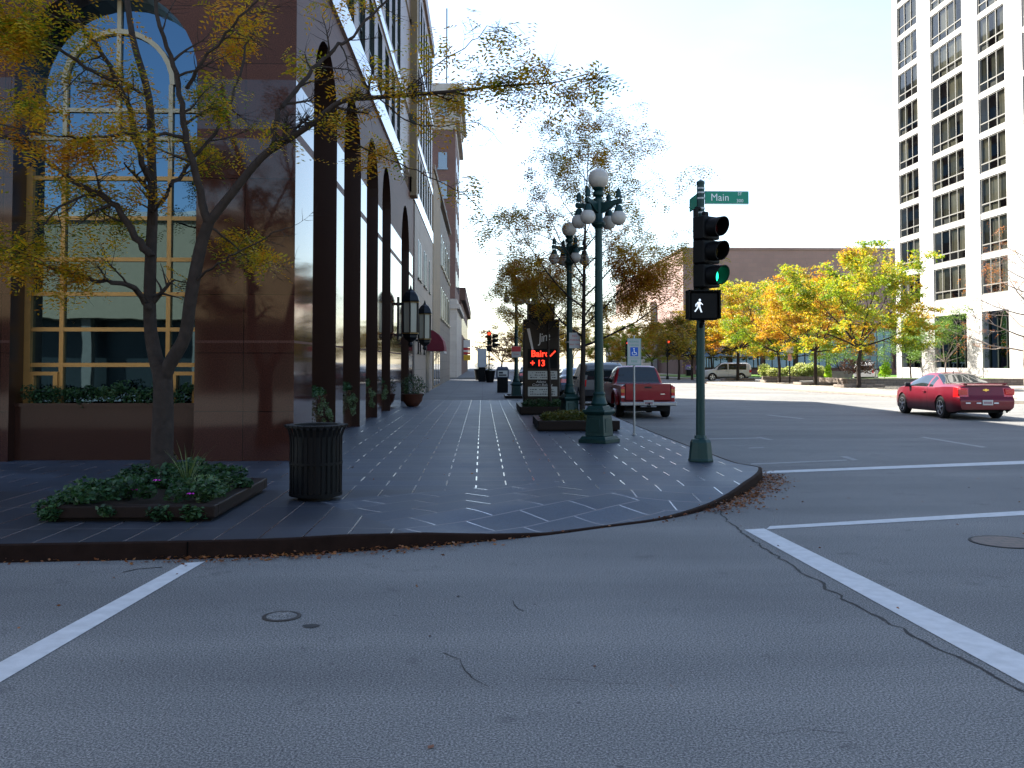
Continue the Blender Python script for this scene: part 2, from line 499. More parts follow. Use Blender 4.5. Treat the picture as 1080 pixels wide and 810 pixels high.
m_glass = glassmat('office_glass', (.062, .112, .165), 1.5, .012, .03, metal=1.0)
m_dkframe = mat('dark_frame', (.028, .034, .03), .4, .4, var=.15)
m_tanpan = mat('tan_panel', (.17, .125, .07), .6, var=.15, vs=1.5)
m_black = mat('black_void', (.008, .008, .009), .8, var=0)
m_white = mat('white_paint', (.78, .78, .76), .5, var=.06)

# ------------------------------------------------------------------ ground, road, kerbs
def grid_plane(name, x0, x1, y0, y1, z, m):
    b = MB(); b.quad((x0, y0, z), (x1, y0, z), (x1, y1, z), (x0, y1, z)); return b.build(name, m, recalc=False)
struct(grid_plane('road', -700, 700, -500, 1400, 0, m_asph))

kp = [(0, 593.7, .15), (280, 587.5, .15), (363, 582.5, .15), (447, 577, .125), (520, 570.5, .06), (580, 564.5, .018), (640, 556.5, .014),
      (700, 548.5, .016), (754, 535.5, .06), (787, 520.5, .13), (804, 503.5, .15)]
kw = [(Vector((G(a, b).x, G(a, b).y)), h) for a, b, h in kp]
d0 = (kw[0][0] - kw[1][0]).normalized()
left_end = kw[0][0] + d0 * 40
tail = [(3.98, 14.6), (3.93, 16.2), (3.87, 19), (3.85, 25), (3.85, 34.5), (3.3, 37.5), (2.6, 39.2), (2.35, 40.0)]
ctrl = [(left_end, .15)] + kw + [(Vector(t), .15) for t in tail]
def catmull(ctrl, step=.22):
    pts = []
    n = len(ctrl)
    for i in range(n - 1):
        p0, p1, p2, p3 = [ctrl[min(max(j, 0), n - 1)][0] for j in (i - 1, i, i + 1, i + 2)]
        k = max(1, int((p2 - p1).length / step)); k = min(k, 60)
        m = .5
        for q in range(k):
            t = q / k
            # centripetal-like tangents limited by the local span
            L = (p2 - p1).length
            t1 = (p2 - p0); t2 = (p3 - p1)
            t1 = t1.normalized() * L if t1.length else t1
            t2 = t2.normalized() * L if t2.length else t2
            h = (2*t**3 - 3*t**2 + 1) * p1 + (t**3 - 2*t**2 + t) * t1 + (-2*t**3 + 3*t**2) * p2 + (t**3 - t**2) * t2
            pts.append((h, ctrl[i][1] * (1 - t) + ctrl[i + 1][1] * t))
    pts.append((ctrl[-1][0], ctrl[-1][1]))
    return pts
kerb_line = catmull(ctrl)
KN = []
for i, (p, h) in enumerate(kerb_line):
    t = (kerb_line[min(i + 1, len(kerb_line) - 1)][0] - kerb_line[max(i - 1, 0)][0]).normalized()
    KN.append(Vector((-t.y, t.x)))            # inward (left of travel)
for _ in range(30): KN = [KN[0]] + [(KN[i - 1] + KN[i] * 2 + KN[i + 1]).normalized() for i in range(1, len(KN) - 1)] + [KN[-1]]
def strip(mb, A, B):
    for i in range(len(A) - 1):
        mb.add([A[i], A[i + 1], B[i + 1], B[i]], [(0, 1, 2, 3)])
outer = [Vector((p.x, p.y, 0)) for p, h in kerb_line]
def off(d, zf): return [Vector((p.x + KN[i].x * d, p.y + KN[i].y * d, zf(h))) for i, (p, h) in enumerate(kerb_line)]
kb = MB()
o0, o1, o2, o3 = off(0, lambda h: -.05), off(.008, lambda h: h - .008), off(.02, lambda h: h + .002), off(.06, lambda h: h + .002)
strip(kb, o0, o1); strip(kb, o1, o2); strip(kb, o2, o3)
struct(kb.build('kerb', m_kerb, recalc=False))
jb = MB(); m_jt = mat('joint_dark', (.004, .004, .004), .9, var=0, spec=.0)
for px in (-420, 209, 700):
    i = min(range(len(kerb_line)), key=lambda i: (kerb_line[i][0] - G(px, 588, 0).xy).length)
    p, h = kerb_line[i]; n = KN[i]; t = Vector((n.y, -n.x)) * .006
    q = [Vector((p.x, p.y)) - n * .002 - t, Vector((p.x, p.y)) - n * .002 + t]
    jb.quad((q[0].x, q[0].y, 0), (q[1].x, q[1].y, 0), (q[1].x + n.x * .006, q[1].y + n.y * .006, h), (q[0].x + n.x * .006, q[0].y + n.y * .006, h))
struct(jb.build('kerb_joint', m_jt, recalc=False))
# paved corner: ring that dips to the ramp, then a flat field
bm = bmesh.new()
va = None
for q in range(9):
    d_ = .05 + 1.05 * q / 8; e_ = q / 8; e_ = e_ * e_ * (3 - 2 * e_)
    vb = [bm.verts.new(v) for v in off(d_, lambda h: h + (.15 - h) * e_)]
    if va:
        for i in range(len(va) - 1): bm.faces.new((va[i], va[i + 1], vb[i + 1], vb[i]))
    va = vb
far = [bm.verts.new(v) for v in ((-3.7, 40.0, .15), (-3.7, 15.9, .15), (left_end.x - .3, 15.9, .15))]
f = bm.faces.new(vb + far)
bmesh.ops.triangulate(bm, faces=[f])
def bis(co_, no_):
    bmesh.ops.bisect_plane(bm, geom=bm.verts[:] + bm.edges[:] + bm.faces[:], dist=1e-5, plane_co=co_, plane_no=no_)
cd, cn = Vector((.857, .514, 0)), Vector((-.514, .857, 0)); ck = Vector((.75, 9.45, 0))
bis((0, 11.7, 0), (0, 1, 0)); bis(ck + cd * 1.75, cd); bis(ck - cd * 1.55, cd); bis(ck + cn * 2.5, cn)
for f in bm.faces:
    c = f.calc_center_median(); q = c - ck; q.z = 0
    if -1.55 < q.dot(cd) < 1.75 and q.dot(cn) < 2.5: f.material_index = 2
    elif c.y < 11.7 and c.x < .9: f.material_index = 1
    else: f.material_index = 0
bmesh.ops.recalc_face_normals(bm, faces=bm.faces[:])
me = bpy.data.meshes.new('sidewalk'); bm.to_mesh(me); bm.free(); me.polygons.foreach_set('use_smooth', [True] * len(me.polygons))
for m in (m_pavA, m_pavB, m_pavC): me.materials.append(m)
o = bpy.data.objects.new('sidewalk', me); C.objects.link(o); struct(o)
# concrete walk beyond the pavers, and the next block's
b = MB()
b.box(-3.7, 2.35, 40.0, 88, -.1, .148); b.box(-3.7, 2.6, 102, 400, -.1, .148)
struct(b.build('concrete_sidewalk', m_conc))
b = MB(); b.box(2.35, 2.5, 40.0, 88, -.1, .152); b.box(2.6, 2.75, 102, 400, -.1, .152); struct(b.build('kerb', m_kerbc))
# plaza over the street
plz = [(60, 24), (27, 29), (24, 36), (22, 40), (20.6, 46), (19.8, 52), (18.7, 60), (18.3, 68), (18.5, 77), (19.2, 82), (21, 85), (24, 86), (90, 86), (90, 24)]
b = MB(); b.poly([(x, y, .12) for x, y in plz]); struct(b.build('plaza', m_plaza, recalc=False))
b = MB()
for i in range(len(plz) - 3):
    (x0, y0), (x1, y1) = plz[i], plz[i + 1]
    n = Vector((y1 - y0, -(x1 - x0))).normalized() * .16
    n = -n if n.x > 0 and i < 9 else n
    b.add([(x0, y0, -.02), (x1, y1, -.02), (x1, y1, .124), (x0, y0, .124)], [(0, 1, 2, 3)])
    b.add([(x0, y0, .124), (x1, y1, .124), (x1 + .16, y1 - .05, .124), (x0 + .16, y0 - .05, .124)], [(0, 1, 2, 3)])
struct(b.build('plaza_kerb', m_kerbc, recalc=False))
b = MB(); b.box(18.6, 300, 100, 320, -.1, .12); struct(b.build('far_plaza', m_plaza))
b = MB(); b.box(22, 60, 103.5, 127, .0, .17); b.box(24.5, 60, 86.3, 85.9, 0, .1); struct(b.build('lawn', m_lawn))

# ------------------------------------------------------------------ road markings
def stripe(name, pts, m, z=.004, cat='road marking'):
    q = [G(x, y, z) for x, y in pts]; b = MB(); b.poly(q); return struct(b.build(name, m, recalc=False))
def ext(a, b, t): return (a[0] + (b[0] - a[0]) * t, a[1] + (b[1] - a[1]) * t)
stripe('crosswalk_line', [(194, 593.8), (216, 592.2), (0, 719.5), (-130, 796), (-130, 768), (0, 698.3)], m_line)
stripe('crosswalk_line', [(785, 558.5), (806, 557.3), (1080, 691), (1300, 798.5), (1300, 840), (1080, 721)], m_line)
stripe('crosswalk_line', [(808, 558.2), (812, 554.9), (1080, 538.6), (1500, 512), (1500, 515.5), (1080, 543.2)], m_line)
stripe('crosswalk_line', [(801, 499.3), (812, 496.6), (1080, 485.9), (1500, 470), (1500, 473), (1080, 489.3)], m_line)
for q in ([(792, 490.2), (893, 485.8), (893, 484.6), (792, 488.8)], [(886, 481.3), (893, 481.1), (906, 485.3), (899, 485.5)],
          [(748, 463.4), (800, 462.4), (800, 461.5), (748, 462.3)], [(796, 461), (802, 460.8), (816, 463.8), (810, 464)],
          [(970, 461.0), (975, 460.7), (1041, 471.4), (1036, 472.1)], [(806, 437.6), (812, 437.5), (850, 441.4), (843, 441.6)],
          [(790, 472), (806, 471.4), (806, 472.2), (790, 473)]):
    stripe('lane_line', q, m_lineworn)
for k in range(5):
    b = MB(); y0 = 44 + k * 9
    b.quad((12.2, y0, .004), (12.32, y0, .004), (12.32, y0 + 3, .004), (12.2, y0 + 3, .004)); struct(b.build('lane_line', m_lineworn, recalc=False))
def crack(pts, w0=.02, seed=0, jit=.03):
    g = random.Random(seed); q = [G(x, y, .003) for x, y in pts]; P_ = []
    for i in range(len(q) - 1):
        n = max(2, int((q[i + 1] - q[i]).length / .09))
        for k in range(n):
            p = q[i].lerp(q[i + 1], k / n); P_.append(p + Vector((g.gauss(0, jit), g.gauss(0, jit), 0)))
    b = MB()
    for i in range(len(P_) - 1):
        t = (P_[i + 1] - P_[i]); n = Vector((-t.y, t.x, 0))
        n = n.normalized() if n.length > 1e-6 else Vector((1, 0, 0))
        a, c = w0 * g.uniform(.4, 1.2), w0 * g.uniform(.4, 1.2)
        b.quad(P_[i] - n * a * .5, P_[i + 1] - n * c * .5, P_[i + 1] + n * c * .5, P_[i] + n * a * .5)
    return struct(b.build('road_crack', m_crack, recalc=False))
crack([(759, 539), (768, 550), (803, 577), (832, 594), (866, 615), (916, 646), (958, 667), (1008, 692), (1065, 722), (1180, 782)], .024, 1, .016)
crack([(462, 688), (483, 694), (494, 707), (500, 715), (535, 727)], .010, 2, .015)
crack([(541, 634), (547, 642), (553, 647)], .010, 3, .012)
crack([(560, 716), (640, 719), (700, 722)], .004, 4, .03)
crack([(770, 764), (860, 770), (920, 775)], .004, 5, .035)
crack([(130, 602), (165, 598), (185, 599)], .02, 6, .03)
crack([(560, 458.5), (640, 459.5), (700, 461)], .012, 8, .004)
# covers
def cover(name, px, py, r, label, style):
    c = G(px, py, 0); t = thing(name, label, 'manhole cover', (c.x, c.y, 0))
    b = MB(); b.lathe([(r + .014, .001), (r + .014, .006), (r, .008), (r - .012, .008)], n=40, cap=False); b.build('ring', m_crack if style else m_iron, t, recalc=False)
    b = MB(); b.lathe([(r - .014, .001), (r - .014, .007), (.001, .007)], n=40, cap=False); b.build('lid', m_covr if style else m_asph, t, recalc=False)
m_covr, nt, out_ = newmat('manhole_lid')
pos_ = nd(nt, 'ShaderNodeNewGeometry').outputs['Position']
br_ = nd(nt, 'ShaderNodeTexBrick', {}, {'Vector': pos_, 'Color1': (.075, .055, .05, 1), 'Color2': (.055, .042, .04, 1), 'Mortar': (.03, .03, .03, 1), 'Scale': 1.0, 'Mortar Size': .012, 'Brick Width': .16, 'Row Height': .09})
bb_ = nd(nt, 'ShaderNodeBsdfPrincipled', {}, {'Base Color': br_.outputs[0], 'Roughness': .6}); nt.links.new(bb_.outputs[0], out_.inputs[0])
cover('manhole_cover', 1061, 572, .31, 'brick patterned round manhole cover in the crosswalk at the right edge', 1)
cover('valve_cover', 297, 650.5, .115, 'small round valve cover lid in the asphalt beside the left stripe', 0)
b = MB(); c_ = G(328, 660, .004)
b.poly([(c_.x + .055 * math.cos(a) * (1 + .15 * math.sin(3 * a)), c_.y + .045 * math.sin(a), .004) for a in [2 * PI * k / 14 for k in range(14)]])
struct(b.build('road_patch', m_lineworn if False else mat('patch_tar', (.03, .03, .03), .8), recalc=False))

# ------------------------------------------------------------------ fallen leaves along the kerbs
m_litter = leafmat('fallen_leaf', [(.2, (.07, .022, .008)), (.45, (.15, .045, .012)), (.65, (.23, .085, .016)), (.85, (.10, .045, .018))], .1)
g = np.random.default_rng(5); L = []
cum = [0]
for i in range(len(kerb_line) - 1): cum.append(cum[-1] + (kerb_line[i + 1][0] - kerb_line[i][0]).length)
def kerb_at(px):            # index of the outline point seen nearest that column
    best = min(range(len(kerb_line)), key=lambda i: abs((kerb_line[i][0] - Vector((G(px[0], px[1]).x, G(px[0], px[1]).y))).length)); return best
iA, iB = kerb_at((0, 593)), kerb_at((804, 503))
for i in range(max(0, iA - 60), iB + 6):
    p, h = kerb_line[i]
    frac = (i - iA) / max(1, iB - iA)
    dens = 10
    x = p.x
    if -2.6 < x < -.2: dens = 46
    if .3 < x < 1.9: dens = 3
    if x > 2.5: dens = 95
    for k in range(g.poisson(dens)):
        d = -abs(g.normal(0, .05 if x < 2.5 else .15)) - .01
        q = p + KN[i] * d + Vector(g.normal(0, .09, 2))
        L.append((q.x, q.y, .008 + abs(g.normal(0, .014 if x < 2.5 else .02))))
for k in range(120): L.append((g.uniform(-6, 9), g.uniform(3.2, 14), .006 if True else 0))
L = [l for l in L]
for k in range(90):
    x, y = g.uniform(-5, 3.2), g.uniform(12, 34); L.append((x, y, .158))
for k in range(2600):
    i = int(g.integers(2, 10)); t = g.uniform(0, 1); a, c = plz[i], plz[i + 1]
    L.append((a[0] + (c[0] - a[0]) * t - abs(g.normal(0, .3)), a[1] + (c[1] - a[1]) * t, .02))
for k in range(1500):
    t = g.uniform(0, 1); L.append((g.uniform(20, 31), g.uniform(52, 76), .135))
struct(foliage('fallen_leaves', L, .042, m_litter, seed=3, flat=.25, aspect=.6), 'stuff', 'scattered orange and brown leaves along the kerbs')
# ------------------------------------------------------------------ granite office block on the corner
FX, FY = -3.0, 15.2                # street face and front face
TOPZ = 20.2
gb = thing('granite_office_building', 'brown granite corner office building with tall arched windows, left of the sidewalk', 'building', (0, 0, 0))
ARZ, DEP = 6.35, .62

def arch_wall(mb, mapf, u0, u1, z0, z1, ops, depth, nseg=18):
    """mapf(u,z,d)->3D, d = depth into the wall; ops = [(ua,ub,spring)]"""
    cur = u0
    for ua, ub, sp in ops:
        mb.mi = 0
        mb.quad(mapf(cur, z0, 0), mapf(ua, z0, 0), mapf(ua, z1, 0), mapf(cur, z1, 0))
        r = (ub - ua) / 2; uc = (ua + ub) / 2
        arc = [(uc - r * math.cos(PI * k / nseg), sp + r * math.sin(PI * k / nseg)) for k in range(nseg + 1)]
        for k in range(nseg):
            (a, za), (b_, zb) = arc[k], arc[k + 1]
            mb.quad(mapf(a, za, 0), mapf(b_, zb, 0), mapf(b_, z1, 0), mapf(a, z1, 0))
        mb.mi = 1
        path = [(ua, z0)] + arc + [(ub, z0)]
        for k in range(len(path) - 1):
            (a, za), (b_, zb) = path[k], path[k + 1]
            mb.quad(mapf(a, za, 0), mapf(b_, zb, 0), mapf(b_, zb, depth), mapf(a, za, depth))
        cur = ub
    mb.mi = 0
    mb.quad(mapf(cur, z0, 0), mapf(u1, z0, 0), mapf(u1, z1, 0), mapf(cur, z1, 0))

front = lambda u, z, d: (u, FY + d, z)
side = lambda u, z, d: (FX - d, u, z)
xa0, xa1 = -7.46, -4.57
b = MB(); arch_wall(b, front, -20, FX, .0, TOPZ, [(-16.46, -13.57, ARZ - .05), (-11.96, -9.07, ARZ - .05), (xa0, xa1, ARZ - .05)], DEP)
b.build('front_wall', [m_gran, m_reveal], gb)
SOP = [(16.8, 19.5), (20.5, 23.35), (24.5, 27.2), (28.3, 30.95), (35.0, 38.7)]
b = MB(); arch_wall(b, side, FY, 56, .0, 8.72, [(a, c, 7.82 - (c - a) / 2) for a, c in SOP], DEP)
# upper floors: rows of deep set windows above the arcade
def wall_openings(mb, mapf, u0, u1, z0, z1, ops, depth):
    us = sorted({u0, u1, *[o[0] for o in ops], *[o[1] for o in ops]}); zs = sorted({z0, z1, *[o[2] for o in ops], *[o[3] for o in ops]})
    for i in range(len(us) - 1):
        for j in range(len(zs) - 1):
            uc, zc = (us[i] + us[i + 1]) / 2, (zs[j] + zs[j + 1]) / 2
            if any(o[0] < uc < o[1] and o[2] < zc < o[3] for o in ops): continue
            mb.mi = 0
            mb.quad(mapf(us[i], zs[j], 0), mapf(us[i + 1], zs[j], 0), mapf(us[i + 1], zs[j + 1], 0), mapf(us[i], zs[j + 1], 0))
    for a, c, za, zb in ops:
        mb.mi = 1
        for p, q in (((a, za), (c, za)), ((c, za), (c, zb)), ((c, zb), (a, zb)), ((a, zb), (a, za))):
            mb.quad(mapf(*p, 0), mapf(*q, 0), mapf(*q, depth), mapf(*p, depth))
UP = []
y = 16.6
while y < 54:
    if not (33.2 < y < 38.8):
        for z0, z1 in ((9.55, 11.45), (12.25, 15.45), (16.25, 19.2)):
            UP.append((y, y + 1.25, z0, z1))
    y += 2.05
BAY = (34.6, 38.9, 9.4, 19.4)
LOW = [(y, y + .85, z, z + 1.75) for y in (43.2, 44.6, 47.6, 49.0, 52.2) for z in (5.6,)] + [(y, y + .85, 2.2, 3.9) for y in (43.2, 44.6, 47.6)]
DOOR = (49.6, 52.2, .15, 2.75)
b2 = MB(); wall_openings(b2, side, FY, 56, 8.72, TOPZ, UP, .13)
b.build('arcade_wall', [m_gran, m_reveal], gb)
m_upgran = wallmat('granite_upper', (.20, .15, .128), (.18, .135, .118), (.06, .048, .042), 2.05, 1.1, .008, .4, speckle=.35, offset=0.0,
                   polish=[(8.7, 9.42), (11.62, 11.98), (15.66, 15.98)])
b2.build('upper_wall', [m_upgran, m_dkframe], gb)
b3 = MB(); b3.box(FX - 4, FX, 55.99, 56.02, 0, TOPZ); b3.box(-20, FX - .02, FY + .02, 56, TOPZ - .02, TOPZ + .02)
b3.box(-20, FX + .12, FY - .12, 56.05, TOPZ - .35, TOPZ + .4); b3.build('parapet', m_upgran, gb)
b = MB(); b.box(FX, FX + .07, FY - .005, 34.6, 8.75, 9.38); b.box(FX, FX + .07, 38.9, 56, 8.75, 9.38); b.box(FX, FX + .05, FY - .005, 34.6, 11.64, 11.94); b.box(FX, FX + .05, 38.9, 56, 11.64, 11.94)
b.box(FX, FX + .05, FY - .005, 34.6, 15.7, 15.94); b.box(FX, FX + .05, 38.9, 56, 15.7, 15.94)
m_beltst = mat('belt_polished', (.22, .18, .17), .06, var=.15, vs=20, spec=1.0, ior=1.9)
b.build('belt_course', m_beltst, gb)
# tan recessed bay over the entrance
b = MB(); b.box(FX - .95, FX - .3, 38.88, 38.95, 9.4, 19.4); None
b = MB(); b.box(FX - .95, FX - .9, 34.6, 38.9, 9.4, 19.4); None
b = MB()
for z in (11.5,): b.box(FX + .02, FX + .27, 38.86, 38.897, z, z + .5)
b.build('bay_spandrel', m_dkframe, gb)
b = MB(); b.box(FX + .0, FX + .28, 38.9, 39.75, 8.6, TOPZ - .4); b.build('bay_pier', m_tanpan, gb)
# upper windows
for a, c, z0, z1 in UP:
    b = MB(); b.box(FX - .128, FX - .10, a - .02, c + .02, z0 - .02, z1 + .02); o = b.build('window', m_glass, gb)
    b = MB()
    for u in (a + .03, (a + c) / 2, c - .03): b.box(FX - .099, FX - .06, u - .03, u + .03, z0, z1)
    for z in (z0 + .03, z0 + (z1 - z0) * .3, z1 - .03): b.box(FX - .098, FX - .062, a, c, z - .03, z + .03)
    b.build('window_frame', m_dkframe, o)

def arched_window(mapf, ua, ub, sp, d, parent, hz, vx, cream_from=4.9, inner=None, sill=1.06):
    """pane with an arched head plus a grid of bars; lower bars gold, upper bars cream"""
    r = (ub - ua) / 2; uc = (ua + ub) / 2; n = 20
    b = MB(); b.poly([mapf(ua, .2, d), mapf(ub, .2, d)] + [mapf(uc + (r + .02) * math.cos(PI * k / n), sp + (r + .02) * math.sin(PI * k / n), d) for k in range(n + 1)])
    pane = b.build('window', m_glass, parent, recalc=False)
    def half(z): return math.sqrt(max(0, r * r - max(0, z - sp) ** 2))
    for part, lo, hi, m in (('window_frame', 0, cream_from, m_gold), ('window_frame', cream_from, 99, m_cream)):
        b = MB()
        def bar(u0, u1, z0, z1, t=.06):
            p = [mapf(u0, z0, d - t), mapf(u1, z0, d - t), mapf(u1, z1, d - t), mapf(u0, z1, d - t), mapf(u0, z0, d), mapf(u1, z0, d), mapf(u1, z1, d), mapf(u0, z1, d)]
            b.add(p, [(0, 1, 2, 3), (7, 6, 5, 4), (0, 4, 5, 1), (1, 5, 6, 2), (2, 6, 7, 3), (3, 7, 4, 0)])
        for z in hz:
            if lo <= z < hi:
                h = half(z); bar(uc - h, uc + h, z - .033, z + .033, .055)
        for u, z0, z1 in vx:
            za, zb = max(z0, lo if lo else .3), min(z1, hi)
            if zb > za: bar(u - .034, u + .034, za, zb)
        if hi > 50:
            ri = .885
            for k in range(16):
                a0, a1 = PI * k / 16, PI * (k + 1) / 16
                q = [(uc + (ri + s) * math.cos(a), sp + (ri + s) * math.sin(a)) for a, s in ((a0, -.04), (a1, -.04), (a1, .04), (a0, .04))]
                pf = [mapf(u, z, d - .07) for u, z in q] + [mapf(u, z, d) for u, z in q]
                b.add(pf, [(0, 1, 2, 3), (0, 4, 5, 1), (2, 6, 7, 3)])
        else:
            for u0 in (ua + .05, ub - .05): bar(u0 - .05, u0 + .05, .3, cream_from, .09)
            # small casements at the foot
            for u0, u1 in ((ua + .1, ua + .55), (ub - .5, ub - .1)):
                bar(u0, u1, 1.5, 1.56, .1); bar(u0, u0 + .07, .9, 1.5, .1); bar(u1 - .07, u1, .9, 1.5, .1)
        b.build(part, m, pane)
    return pane
zrows = [1.67, 2.25, 2.83, 3.40, 4.08, 4.74, 5.40, 5.87]
for s in (0, -4.5, -9.0):
    u0, u1 = xa0 + s, xa1 + s; uc = (u0 + u1) / 2
    arched_window(front, u0, u1, ARZ - .05, .55, gb, zrows, [(uc - .86, .3, 6.3), (uc + .86, .3, 6.3), (uc, 5.4, 7.7)])
for a, c in SOP:
    sp = 7.82 - (c - a) / 2; uc = (a + c) / 2
    arched_window(side, a, c, sp, .6, gb, zrows[:-1], [(uc - .7, .3, sp), (uc + .7, .3, sp), (uc, 5.4, sp + .9)])
# sill walls with planting in every bay
def sill_wall(mapf, ua, ub):
    b = MB()
    p = []
    def bx(u0, u1, d0, d1, z0, z1):
        q = [mapf(u, z, d) for z in (z0, z1) for u, d in ((u0, d0), (u1, d0), (u1, d1), (u0, d1))]
        b.add(q, [(3, 2, 1, 0), (4, 5, 6, 7), (0, 1, 5, 4), (1, 2, 6, 5), (2, 3, 7, 6), (3, 0, 4, 7)])
    bx(ua + .003, ub - .003, .2, .54, .1, 1.0); bx(ua + .004, ub - .004, .17, .3, 1.0, 1.06)
    return b.build('planter_wall', m_granpol, gb)
for s in (0, -4.5, -9.0): sill_wall(front, xa0 + s, xa1 + s)
for a, c in SOP[:4]: sill_wall(side, a, c)
b = MB(); b.box(FX - .58, FX - .5, 36.0, 37.8, .15, 2.5); b.build('entrance_door', m_gold, gb)
# low wing wall past the entrance has doors under the awning
b = MB(); b.box(FX + .03, FX + .065, DOOR[0], DOOR[1], DOOR[2], DOOR[3]); d_ = b.build('side_door', m_dkframe, gb)
for a, c, z0, z1 in LOW:
    b = MB(); b.box(FX + .03, FX + .06, a, c, z0, z1); o = b.build('window', m_glass, gb)
    b = MB(); b.box(FX + .03, FX + .12, a - .06, c + .06, z0 - .09, z0 - .003); b.box(FX + .061, FX + .08, (a + c) / 2 - .02, (a + c) / 2 + .02, z0, z1); b.build('window_frame', m_dkframe, o)
b = MB(); b.box(-3.02, -2.955, 41.2, 56, .15, 8.7); b.build('wing_facing', wallmat('wing_stone', (.20, .165, .14), (.18, .15, .13), (.09, .08, .065), 1.4, .7, .008, .6, offset=.5), gb)

# ------------------------------------------------------------------ awning
aw = thing('entrance_awning', 'burgundy rounded canvas awning over a side door', 'awning', (-2.95, 51.9, 0))
prof = [(0, 3.5), (.35, 3.42), (.65, 3.2), (.84, 2.9), (.92, 2.55), (.92, 2.35)]
b = MB()
for (x0, z0), (x1, z1) in zip(prof, prof[1:]): b.quad((x0, -1.6, z0), (x1, -1.6, z1), (x1, 1.6, z1), (x0, 1.6, z0))
for yy in (-1.6, 1.6): b.poly([(x, yy, z) for x, z in prof] + [(0, yy, 2.35)])
m_burg = mat('burgundy_canvas', (.13, .012, .022), .75, var=.2); b.build('canvas', m_burg, aw, smooth=50)
b = MB(); b.box(.86, .925, -1.6, 1.6, 2.22, 2.34); b.build('valance', mat('valance_grey', (.4, .37, .35), .7), aw)

# ------------------------------------------------------------------ lower block, tower and far shops on the left
tb = thing('tan_office_building', 'tan and grey low office building beyond the granite building', 'building', (0, 0, 0))
m_tan = wallmat('tan_brick', (.18, .13, .072), (.16, .118, .068), (.12, .095, .06), .4, .2, .01, .7)
m_grey = wallmat('grey_stone', (.14, .12, .10), (.125, .108, .092), (.06, .055, .05), 1.5, .6, .01, .7)
b = MB(); b.box(-18, -3.0, 57.5, 67.0, 0, 13.5); b.build('tan_wing', m_tan, tb)
b = MB(); b.box(-18, -3.02, 67.02, 87.5, 0, 12.8); b.build('grey_wing', m_grey, tb)
b = MB(); b.box(-18.1, -2.9, 57.45, 87.6, 13.5, 13.8); b.build('coping', m_grey, tb)
for y in (68.5, 72.2, 75.9, 79.6, 83.3):
    for z in (5.0, 8.8):
        b = MB(); b.box(-3.1, -3.0, y, y + 2.3, z, z + 2.2); o = b.build('window', m_glass, tb)
        b = MB(); b.box(-3.0, -2.9, y - .1, y + 2.4, z - .16, z - .01); b.box(-3.0, -2.96, y + 1.1, y + 1.2, z, z + 2.2); b.build('window_frame', m_cream, o)
for y in (58.5, 61.5, 64.5):
    b = MB(); b.box(-3.06, -2.98, y, y + 1.6, .3, 3.2); b.build('shop_window', m_glass, tb)
tw = thing('brick_tower', 'tall brown brick tower with stone cornice behind the low tan building', 'building', (0, 0, 0))
m_twb = wallmat('tower_brick', (.125, .062, .05), (.105, .054, .045), (.09, .065, .055), .3, .12, .01, .75)
m_stone = wallmat('pale_stone', (.33, .31, .285), (.30, .285, .26), (.25, .23, .22), 1.6, .8, .01, .6)
b = MB(); b.box(-16, -3.0, 103, 122, 8.7, 27.2); b.build('brick_shaft', m_twb, tw)
b = MB(); b.box(-16, -2.8, 102.9, 126, 0, 8.68); b.box(-16.2, -2.45, 102.7, 126.2, 7.6, 8.1); b.build('stone_base', m_stone, tw)
b = MB(); b.box(-16, -2.98, 102.98, 122, 27.2, 31); b.box(-16.3, -2.5, 102.5, 122.4, 28.0, 28.5); b.box(-16.3, -2.1, 102.1, 122.8, 31, 32.1); b.box(-16.2, -2.5, 102.5, 122.4, 30.3, 31); b.build('cornice', m_stone, tw, bevel=.08)
m_blueg = glassmat('tower_glass', (.03, .06, .10), 2.2, .03)
for z in (10.2, 13.4, 16.6, 19.8, 23.0, 28.7):
    for x in (-4.85, -7.4, -10.4, -13.4):
        b = MB(); b.box(x, x + .95, 102.93, 102.975, z, z + 1.7); b.box(x - .1, x + 1.05, 102.85, 102.97, z - .2, z - .02); b.build('window', m_blueg, tw)
    for y in (105, 109, 113, 117):
        b = MB(); b.box(-3.02, -2.95, y, y + 1.3, z, z + 1.7); b.build('window', m_blueg, tw)
b = MB(); b.tube([(-2.0 - 2, 104, 32), (-4, 104, 41)], .08, 6); b.build('roof_mast', m_dkframe, tw)
fs = thing('brick_shop_building', 'low dark brick shop building at the far end of the left block', 'building', (0, 0, 0))
b = MB(); b.box(-16, -2.9, 128, 186, 0, 11.2); b.build('wall', m_twb, fs)
b = MB(); b.box(-16, -2.3, 127.7, 186.2, 10.2, 11.9); b.build('cornice', m_twb, fs)
for y in range(131, 182, 7):
    b = MB(); b.box(-2.95, -2.85, y, y + 2, 5.6, 8.2); b.build('window', m_glass, fs)
# blade sign on the far shops
m_sr = mat('sign_red', (.5, .02, .03), .5, var=.05); m_sy = mat('sign_yellow', (.7, .42, .03), .5, var=.05); m_sw = mat('sign_white', (.7, .68, .66), .5, var=.05)
bs = thing('shop_blade_sign', 'stacked white, red and yellow blade sign hanging on the far brick shops', 'sign', (-2.35, 140, 0))
for nm, z0, z1, m in (('white_panel', 4.0, 5.1, m_sw), ('lower_white_panel', 3.35, 3.6, m_sw), ('red_panel', 3.62, 3.95, m_sr), ('red_panel', 3.0, 3.3, m_sr), ('yellow_panel', 2.1, 2.9, m_sy)):
    b = MB(); b.box(-.45, .55, -.1, .1, z0, z1); b.build(nm, m, bs)
b = MB(); b.box(-.6, .5, -.04, .04, 5.12, 5.2); b.box(-.6, -.52, -.04, .04, 2.0, 5.12); b.build('bracket', m_dkframe, bs)

